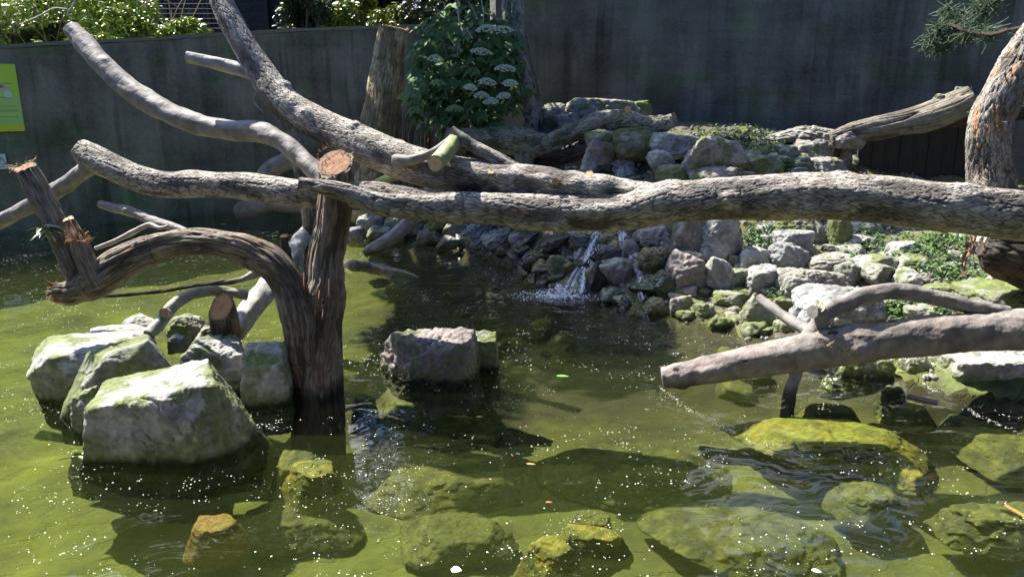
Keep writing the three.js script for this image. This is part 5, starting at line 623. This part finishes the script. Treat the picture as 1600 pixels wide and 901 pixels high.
const blob = (x, y, z, rx, ry, rz, n, seed) => { const q = rng(seed), o = []; for (let i = 0; i < n; i++) { let d; do d = V(q() * 2 - 1, q() * 2 - 1, q() * 2 - 1); while (d.length() > 1); o.push([V(x + d.x * rx, y + d.y * ry, z + d.z * rz), rx * 0.38, ry * 0.32, rz * 0.38]); } return o; };
// tree beside the elder, its crown above the picture
{ const t = bigTree('tree', 'slim twisted tree rising between the elder and the high wall', V(0.2, 0.9, -9.6), 6.5, [...blob(-0.2, 5.8, -10.6, 1.2, 1.0, 1.0, 7, 41), ...blob(-2.5, 5.4, -11.1, 1.3, 0.8, 1.0, 10, 44), ...blob(-1.9, 5.4, -9.0, 1.0, 0.6, 0.9, 8, 45)], 9000, 0.16, [0.05, 0.085, 0.025], 42, LEAF, whiteLeaf, true);
  limb('trunk', t, [[826, 300, 9.7, 15], [828, 235, 9.65, 14], [832, 190, 9.6, 13], [828, 150, 9.6, 12], [818, 110, 9.6, 11], [810, 60, 9.6, 9.5], [808, 0, 9.6, 9], [800, -90, 9.6, 9], [805, -260, 9.6, 8]], 'mossbark', { seed: 101, bump: 1.4 });
  limb('limb', t, [[812, 80, 9.62, 7], [794, 30, 9.7, 7], [790, -10, 9.75, 7], [780, -120, 9.8, 6]], 'mossbark', { seed: 102 });
  limb('twig', t, [[716, -5, 9.0, 1.3], [716, 20, 9.0, 1.3], [720, 40, 9.0, 1.2], [732, 50, 9.0, 1.1], [738, 60, 9.0, 1]], 'pale', { radial: 5 }); limb('twig', t, [[752, -5, 9.0, 1.2], [756, 18, 9.0, 1.1], [770, 25, 9.0, 0.9], [778, 32, 9.0, 0.8]], 'pale', { radial: 5 }); limb('twig', t, [[732, 2, 9.0, 0.9], [742, 20, 9.0, 0.8], [746, 30, 9.0, 0.7]], 'pale', { radial: 5 }); limb('twig', t, [[756, 18, 9.0, 0.8], [755, 34, 9.0, 0.7]], 'pale', { radial: 5 }); limb('stem', t, [[846, 190, 9.55, 3], [842, 140, 9.55, 2.6], [830, 90, 9.55, 2.2], [822, 50, 9.55, 2]], 'mossbark', { radial: 7 }); }
// trees behind the walls: what the water mirrors and what shows over the left wall
const back = [
  ['broad dark tree far behind the left end of the wall', V(-20, -1, -26), 20, [...blob(-20, 7, -26, 4.9, 4.4, 2.9, 20, 51), ...blob(-20, 15, -26, 4.6, 5, 2.9, 18, 71)], 18000, 0.55, [0.045, 0.075, 0.02]],
  ['tree standing behind the shed, left of the leaning stump', V(-12, -1, -29), 22, [...blob(-12, 9, -29, 4.6, 5, 2.3, 22, 52), ...blob(-12, 17, -29, 4.6, 5.2, 2.9, 20, 72)], 19000, 0.55, [0.04, 0.07, 0.02]],
  ['sunlit yellow-green bush just left of the leaning stump', V(-3.2, -1, -17.5), 4.6, blob(-3.3, 3.3, -17.4, 0.75, 1.0, 0.6, 14, 53), 4200, 0.14, [0.17, 0.24, 0.03]],
  ['dark shrub between the shed and the yellow-green bush', V(-4.6, -1, -17), 4.6, blob(-4.6, 3.3, -17.2, 0.6, 1.0, 0.6, 12, 54), 4200, 0.10, [0.06, 0.10, 0.04]],
  ['tall dark tree behind the leaning stump', V(-2.6, -1, -27), 22, [...blob(-2.5, 9, -27, 3.5, 5, 2.6, 24, 55), ...blob(-2.3, 17, -27, 4.4, 4.6, 2.9, 18, 75)], 15000, 0.38, [0.03, 0.052, 0.018]],
  ['pale leafy shrub behind the wall right of the leaning stump', V(-2.2, -1, -15.6), 4.6, blob(-2.0, 3.2, -15.6, 0.45, 0.5, 0.5, 7, 56), 1400, 0.12, [0.16, 0.23, 0.03]],
  ['dark leafy bush behind the wall above the elder', V(-0.7, -1, -15.2), 4.6, blob(-0.8, 3.4, -15.2, 1.2, 0.8, 0.5, 14, 86), 4200, 0.12, [0.04, 0.065, 0.02]],
  ['tall tree behind the middle of the high wall', V(4.9, -1, -25), 22, [...blob(4.9, 11, -25, 4.4, 5, 2.6, 24, 57), ...blob(5.2, 17.6, -25, 3.8, 3.8, 2.6, 16, 77)], 18000, 0.55, [0.04, 0.07, 0.02]],
  ['wide dark tree filling the sky behind the bush and the shed', V(-10.5, -1, -24), 10, blob(-10, 4.4, -24, 7, 3.4, 1.2, 50, 61), 18000, 0.36, [0.035, 0.06, 0.02]],
  ['dark evergreen behind the yellow-green bush', V(-3.8, -1, -22), 9, blob(-3.6, 4.6, -22, 4.2, 3.2, 1.2, 40, 62), 16000, 0.32, [0.03, 0.05, 0.018]],
  ['green sunlit tree behind the left end of the bush', V(-9.6, -1, -16.5), 6, blob(-9.8, 3.8, -16.4, 2.2, 1.1, 0.9, 20, 63), 9000, 0.14, [0.12, 0.19, 0.03]],
  ['big tree behind the right end of the high wall', V(18.4, -1, -22.5), 22, [...blob(18, 10, -22.5, 4.1, 5.2, 3.2, 22, 58), ...blob(17.6, 16, -22.5, 3.8, 4.1, 2.9, 16, 78)], 19000, 0.55, [0.04, 0.065, 0.02]],
  ['tall tree far behind the bush on the left wall', V(-17, -1, -29), 22, [...blob(-16.4, 9, -28.5, 3.6, 5, 2.3, 20, 95), ...blob(-16.4, 16, -28.5, 3.4, 5, 2.3, 18, 96)], 16000, 0.55, [0.04, 0.07, 0.02]],
  ['unseen dense tree added beyond the left side wall to cut sky light', V(-15, -1, -4), 13, [...blob(-15, 5, -4, 2.4, 3.2, 4.5, 26, 91), ...blob(-15, 9.5, -4, 2.2, 2.4, 4.5, 20, 92)], 15000, 0.36, [0.05, 0.085, 0.02]],  // out of view, added to cut sky fill from the left
  ['unseen dense tree added beyond the right side wall to cut sky light', V(14.5, -1, -6), 13, [...blob(14.5, 5, -6, 2.4, 3.2, 4.5, 26, 93), ...blob(14.5, 9.5, -6, 2.2, 2.4, 4.5, 20, 94)], 15000, 0.36, [0.05, 0.085, 0.02]],  // out of view, added to cut sky fill from the right
  ['dark tree leaning over the pond from behind the shed corner', V(-5.4, -1, -19.6), 11, [...blob(-3.7, 5.4, -9.5, 1.25, 0.7, 1.5, 22, 79), ...blob(-4.3, 5.6, -12.2, 1.0, 0.7, 1.4, 8, 80)], 11000, 0.13, [0.045, 0.075, 0.02]]];
back.forEach(([l, b, h, c, n, s, k], i) => bigTree('tree', l, b, h, c, n, s, k, 300 + i));
{ const cr = blob(4.7, 4.1, -6.4, 1.25, 1.1, 1.0, 34, 59).map(([c]) => [c, 0.5]); needles('crown', cr, 130, 0.16, pineT, 60); }
{ // low weeds on the bank
  const t = thing('weeds', 'low green weeds growing in patches between the bank stones', 'ground cover', V(4, 0.4, -6.5)); tag(t, 0, 0, 0, 'stuff'); const q = rng(66), ms = [], cs = []; const patch = [[1440, 405, 75, 35, 900, 1], [1490, 430, 60, 18, 500, 1], [1400, 490, 45, 14, 500, 1], [1470, 500, 40, 8, 250, 1], [1185, 380, 26, 22, 420, 0.8], [1210, 470, 12, 10, 90, 1], [1250, 475, 10, 10, 60, 1], [1370, 350, 60, 16, 500, 0.8], [1145, 215, 60, 12, 800, 0.6], [1190, 235, 40, 18, 500, 0.6], [1240, 268, 50, 10, 350, 0.6], [1270, 225, 40, 10, 200, 0.5], [1500, 385, 70, 14, 420, 1], [1330, 400, 30, 20, 160, 0.8], [1410, 176, 12, 6, 60, 0.6], [990, 165, 25, 6, 120, 0.4], [1360, 380, 20, 16, 250, 1]];
  for (const [x, y, rx, ry, n, k] of patch) for (let i = 0; i < n * 0.7; i++) { const a = q() * 6.28, r = Math.pow(q(), 0.6), px = x + Math.cos(a) * r * rx, py = y + Math.sin(a) * r * ry, d = hit(px, py), p = at(px, py, d); if (p.y < 0.03) continue; const s = mix(0.025, 0.055, q()), m4 = new THREE.Matrix4(); m4.compose(V(p.x, H(p.x, p.z) + 0.01 + 0.09 * q(), p.z).sub(t.position), new THREE.Quaternion().setFromEuler(new THREE.Euler(-0.4 + q() * 0.9, q() * 6.28, 0, 'YXZ')), V(s, s, s)); ms.push(m4); const kk = 0.7 + 0.8 * q(); cs.push(lin(0.075 * kk, 0.145 * kk, 0.032 * kk)); }
  instOf('foliage', LEAFW, whiteLeaf, ms, cs, t); }
//@@SMALL
// ------------------------------------------------------------------ waterfall, petals, otter, small floating things
{ const wf = thing('waterfall', 'thin white waterfall splashing over the dark stones into the pond', 'waterfall', V(0.6, 0, -6.6)); const wm = new THREE.MeshPhysicalMaterial({ color: lin(0.92, 0.94, 0.97), roughness: 0.25, transmission: 0.3, thickness: 0, specularIntensity: 1 }); const q = rng(44);
  const stream = (pts, n, sp, r) => { const g = []; for (let i = 0; i < n; i++) { const ox = (q() - 0.5) * sp, P = pts.map(([x, y], k) => { const d = Math.min(hit(x, y) - 0.12, 8.4); return at(x + ox * (0.5 + k * 0.35) + 1.5 * (q() - 0.5), y + 2 * (q() - 0.5), d); }); const cu = new THREE.CatmullRomCurve3(P); for (let k = 0; k < 7; k++) { const t0 = q() * 0.7, t1 = Math.min(1, t0 + 0.15 + 0.35 * q()), jx = () => V((q() - 0.5) * 0.02, 0, (q() - 0.5) * 0.02); g.push(new THREE.TubeGeometry(new THREE.CatmullRomCurve3([0, 0.33, 0.67, 1].map((e) => cu.getPoint(mix(t0, t1, e)).add(jx()))), 7, r * 0.6 * (0.3 + q() * q()), 5)); } } part('stream', mergeGeometries(g), wm, wf); };
  stream([[938, 362], [928, 376], [922, 392], [916, 410]], 5, 5, 0.006); stream([[918, 400], [914, 420], [912, 440], [908, 458]], 5, 4, 0.006); stream([[918, 402], [904, 420], [893, 440], [886, 458]], 5, 9, 0.005); stream([[973, 362], [975, 372], [978, 384]], 10, 16, 0.005); stream([[975, 255], [976, 270], [980, 290]], 10, 26, 0.004); stream([[1003, 430], [1001, 445], [1004, 468]], 3, 4, 0.004); stream([[938, 358], [930, 364], [926, 372]], 6, 14, 0.006);
  const sheetM = new THREE.MeshPhysicalMaterial({ color: lin(0.95, 0.97, 1), roughness: 0.12, transmission: 0.75, thickness: 0, specularIntensity: 1, bumpMap: T.strB, bumpScale: 0.02 });
  const sheet = (pts, w0, w1, n = 26) => { const P = pts.map(([x, y]) => at(x, y, Math.min(hit(x, y) - 0.10, 8.4))), cu = new THREE.CatmullRomCurve3(P), g = new THREE.PlaneGeometry(1, 1, 6, n), p = g.attributes.position, uv = g.attributes.uv, ph = q() * 20; for (let i = 0; i < p.count; i++) { const t = clamp(0.5 - p.getY(i)), e = p.getX(i), c = cu.getPoint(t), w = mix(w0, w1, t) * (1 + 0.35 * n2(t * 5, ph)); p.setXYZ(i, c.x + e * w, c.y + 0.02 * n2(e * 6 + ph, t * 6), c.z + 0.03 * n2(e * 5, t * 9 + ph) - e * e * 0.05); uv.setXY(i, e * w * 5, t * 0.6); } g.computeVertexNormals(); part('water_sheet', g, sheetM, wf); };
  sheet([[940, 356], [930, 372], [922, 392], [914, 412]], 0.06, 0.09); sheet([[914, 408], [912, 430], [908, 462]], 0.08, 0.05); sheet([[912, 408], [898, 432], [884, 461]], 0.07, 0.14); sheet([[974, 356], [976, 374], [980, 392]], 0.12, 0.10); sheet([[984, 392], [1000, 432], [1004, 470]], 0.06, 0.07); sheet([[974, 250], [977, 270], [981, 294]], 0.22, 0.26);
  const drop = new THREE.IcosahedronGeometry(1, 1), ms = []; const fc = onY(885, 461, 0); for (let i = 0; i < 1100; i++) { const a = q() * 6.28, r = Math.pow(q(), 1.7) * 0.40, s = (0.002 + 0.007 * q() * q()) * (1.25 - 1.6 * r), up = q() < 0.75 ? 0 : Math.max(0, (0.12 - r * 0.5) * q()); ms.push(new THREE.Matrix4().compose(V(fc.x + Math.cos(a) * r * 1.3 - wf.position.x - 0.06, 0.004 + up, fc.z + Math.sin(a) * r * 0.7 - wf.position.z + 0.03), new THREE.Quaternion(), V(s * 1.6, s * (up ? 1.3 : 0.5), s * 1.6))); } for (let i = 0; i < 70; i++) { const t = q(), d = at(mix(930, 893, t) + 16 * (q() - 0.5), mix(385, 458, t) + 10 * (q() - 0.5), 6.75 - 0.1 * q()), s = 0.002 + 0.004 * q(); ms.push(new THREE.Matrix4().compose(d.sub(wf.position), new THREE.Quaternion(), V(s, s * 1.5, s))); } instOf('splash', drop, wm, ms, null, wf); }
{ // tree fluff and petals on the water
  const g = new THREE.SphereGeometry(1, 6, 4); g.scale(1, 0.25, 0.7); const q = rng(88), ms = []; const add = (p, s) => ms.push(new THREE.Matrix4().compose(V(p.x, 0.002, p.z), new THREE.Quaternion().setFromEuler(new THREE.Euler(0, q() * 6.28, 0)), V(s * (0.7 + 0.6 * q()), s, s))); let tries = 0;
  while (ms.length < 15000 && tries++ < 360000) { const x = mix(-7.5, 4.6, q()), z = mix(-11, -1.9, q()); if (H(x, z) > -0.05) continue; const dens = Math.pow(sstep(-0.6, 0.55, fbm2(x * 1.1 + 2, z * 1.1, 5)), 1.6) * mix(0.45, 1, sstep(2.6, 0.5, x)) ; if (q() > dens) continue; add(V(x, 0, z), mix(0.0017, 0.0055, Math.pow(q(), 4))); if (q() < 0.15) for (let k = 0; k < 3; k++) add(V(x + (q() - 0.5) * 0.09, 0, z + (q() - 0.5) * 0.05), mix(0.0019, 0.0042, q())); }
  for (const line of [[[1030, 604], [1075, 640], [1110, 658], [1150, 676]], [[1442, 598], [1460, 612], [1480, 618], [1505, 632], [1530, 650], [1600, 680]]]) for (let k = 0; k < line.length - 1; k++) for (let i = 0; i < 60; i++) { const t = q(), p = onY(mix(line[k][0], line[k + 1][0], t) + 12 * (q() - 0.5) * q(), mix(line[k][1], line[k + 1][1], t) + 9 * (q() - 0.5) * q()); add(p, 0.0016 + 0.0015 * q()); }
  const o = instOf('petals', g, mat({ color: lin(0.80, 0.78, 0.70), roughness: 0.9 }), ms); o.userData.label = 'white petals and fluff floating on the pond'; }
const floatLeaf = (label, x, y, L, colr, rot, g = LEAF, name = 'floating_leaf', cat = 'leaf') => { const p = onY(x, y, 0.006), o = mesh(name, g, leafM(...colr, { transmission: 0.1, roughness: 0.5 })); o.position.copy(p); o.scale.set(L, L * 0.3, L); o.rotation.y = rot; tag(o, label, cat); };
floatLeaf('bright green leaf floating in the middle of the pond', 869, 587, 0.09, [0.16, 0.42, 0.06], 1.6); floatLeaf('round white petal floating at the bottom edge', 704, 889, 0.045, [0.85, 0.83, 0.76], 1.4, leafG(1, 0.95, 0.05), 'petal', 'petal'); floatLeaf('pale yellow petal floating at the bottom right', 1268, 890, 0.04, [0.8, 0.74, 0.55], 1.3, LEAFW, 'petal', 'petal'); floatLeaf('small orange leaf floating left of the yellow rock', 822, 724, 0.05, [0.45, 0.2, 0.08], 1.5); floatLeaf('tiny red-brown leaf floating above the yellow rock', 852, 784, 0.035, [0.45, 0.12, 0.06], 1.6); floatLeaf('yellowish leaf floating near the elbow log', 344, 350, 0.09, [0.5, 0.38, 0.12], 1.5); floatLeaf('small green leaf floating below the middle rock', 744, 651, 0.045, [0.2, 0.4, 0.1], 1.7); floatLeaf('pale petal floating below the tip of the smooth log', 1008, 640, 0.035, [0.8, 0.78, 0.7], 2.2, LEAFW, 'petal', 'petal');
limb('wood', thing('floating_stick', 'short pinkish stick floating by the lime green stone', 'stick', onY(1445, 626)), [[1418, 619, depthY(1418, 619), 4.2], [1440, 624, depthY(1440, 624), 4.6], [1466, 629, depthY(1466, 629), 4]], 'pale', { seed: 111, endA: 0.1, endB: 0.1, stain: (c) => [0.34, 0.27, 0.25] });
{ const t = thing('green_twig', 'little green twig with leaves floating at the foot of the front boulder', 'twig', onY(130, 715)); limb('stem', t, [[92, 718, depthY(92, 718), 1], [118, 713, depthY(118, 713), 1.2], [148, 716, depthY(148, 716), 2]], 'mossy', { radial: 6 }); for (const [x, y, r] of [[122, 712, 1], [128, 710, 3.6], [136, 712, 2.2]]) { const l = mesh('leaf', LEAFN, leafM(0.2, 0.36, 0.08), t); l.position.copy(onY(x, y, 0.012)).sub(t.position); l.scale.setScalar(0.06); l.rotation.y = r; } }
limb('wood', thing('sunken_stick', 'orange stick under the water at the lower right edge', 'stick', onY(1590, 805)), [[1572, 790, depthY(1572, 790, -0.03), 3], [1600, 806, depthY(1600, 806, -0.02), 3.4], [1650, 836, depthY(1650, 836, -0.02), 3.6]], 'pale', { radial: 8, stain: () => [0.42, 0.22, 0.08] });
limb('wood', thing('sunken_branch', 'dark stick lying under the water in front of the wake', 'stick', onY(1030, 720)), [[990, 742, depthY(990, 742, -0.34), 3], [1020, 725, depthY(1020, 725, -0.33), 3.5], [1055, 700, depthY(1055, 700, -0.32), 2.5]], 'stringy', { radial: 8 });
{ // the otter, swimming to the left with only head and back out of the water
  const P = (x, y, h) => onY(x, y, h); const d = depthY(548, 416), base = P(575, 420, 0), o = thing('otter', 'wet grey-brown otter swimming left beside the post', 'otter', base);
  const J = [[P(538, 415, 0.050), 0.019], [P(543, 415, 0.062), 0.030], [P(551, 415, 0.075), 0.056], [P(559, 416, 0.055), 0.052], [P(568, 417, -0.01), 0.052], [P(580, 419, -0.045), 0.060], [P(594, 421, -0.05), 0.062], [P(606, 423, -0.035), 0.050], [P(618, 424, -0.018), 0.030], [P(632, 425, -0.008), 0.019], [P(645, 429, 0.0), 0.011], [P(654, 433, 0.004), 0.006]].map(([p, r]) => [p.sub(base), r]);
  const legs = [[[P(566, 417, -0.02), 0.026], [P(561, 420, -0.10), 0.018], [P(556, 421, -0.13), 0.016]], [[P(600, 423, -0.03), 0.030], [P(606, 426, -0.10), 0.018], [P(612, 428, -0.12), 0.017]]].map((l) => l.map(([p, r]) => [p.sub(base), r]));
  const segs = []; for (const ch of [J, ...legs]) for (let i = 0; i < ch.length - 1; i++) segs.push([ch[i][0], ch[i + 1][0], ch[i][1], ch[i + 1][1]]);
  const N = 84, half = 0.5, mc = new MarchingCubes(N, mat({}), false, false, 200000); mc.isolation = 0; const cx = (J[0][0].x + J[11][0].x) / 2, cz = (J[0][0].z + J[11][0].z) / 2; const v = V(), ab = V(), ap = V();
  for (let k = 0; k < N; k++) for (let j = 0; j < N; j++) for (let i = 0; i < N; i++) { v.set((i / N * 2 - 1) * half + cx, (j / N * 2 - 1) * half, (k / N * 2 - 1) * half + cz); let s = 0; for (const [a, b, ra, rb] of segs) { ab.copy(b).sub(a); ap.copy(v).sub(a); const t = clamp(ap.dot(ab) / ab.lengthSq()), dd = ap.addScaledVector(ab, -t).length() - mix(ra, rb, t); s += Math.exp(-dd * 90); } mc.field[k * N * N + j * N + i] = Math.log(s) / 90; }
  mc.update(); const c = mc.count, g = new THREE.BufferGeometry(), pp = mc.positionArray.slice(0, c * 3), nn = mc.normalArray.slice(0, c * 3); for (let i = 0; i < c; i++) { pp[3 * i] = pp[3 * i] * half + cx; pp[3 * i + 1] *= half; pp[3 * i + 2] = pp[3 * i + 2] * half + cz; } g.setAttribute('position', new THREE.BufferAttribute(pp, 3)); g.setAttribute('normal', new THREE.BufferAttribute(nn, 3)); const uv = new Float32Array(c * 2); for (let i = 0; i < c; i++) { uv[2 * i] = pp[3 * i] * 4; uv[2 * i + 1] = pp[3 * i + 2] * 4 + pp[3 * i + 1]; } g.setAttribute('uv', new THREE.BufferAttribute(uv, 2));
  mesh('body', g, mat({ map: T.smC, color: lin(0.24, 0.19, 0.15), roughness: 0.28, specularIntensity: 0.9, bumpMap: T.strB, bumpScale: 0.006 }), o);
  const ball = (name, x, y, h, r, m, sc = [1, 1, 1], dz = 0) => { const b = mesh(name, new THREE.SphereGeometry(r, 14, 10), m, o); b.scale.set(...sc); b.position.copy(P(x, y, h)).sub(base); b.position.z += dz; return b; }; const fm = mat({ color: lin(0.12, 0.10, 0.08), roughness: 0.5 }), bk = mat({ color: lin(0.01, 0.01, 0.01), roughness: 0.2 });
  ball('ear', 555, 415, 0.118, 0.014, fm, [1, 1, 0.6], 0.042); ball('ear', 555, 415, 0.118, 0.014, fm, [1, 1, 0.6], -0.042); ball('eye', 546, 415, 0.098, 0.007, bk, [1, 1, 1], 0.028); ball('eye', 546, 415, 0.098, 0.007, bk, [1, 1, 1], -0.028); ball('nose', 535.8, 415, 0.054, 0.010, bk, [0.9, 0.8, 1.2]); ball('muzzle', 539, 415, 0.042, 0.018, mat({ color: lin(0.42, 0.38, 0.33), roughness: 0.5 }), [1.1, 0.8, 1.3]); }

renderer.render(scene, camera);
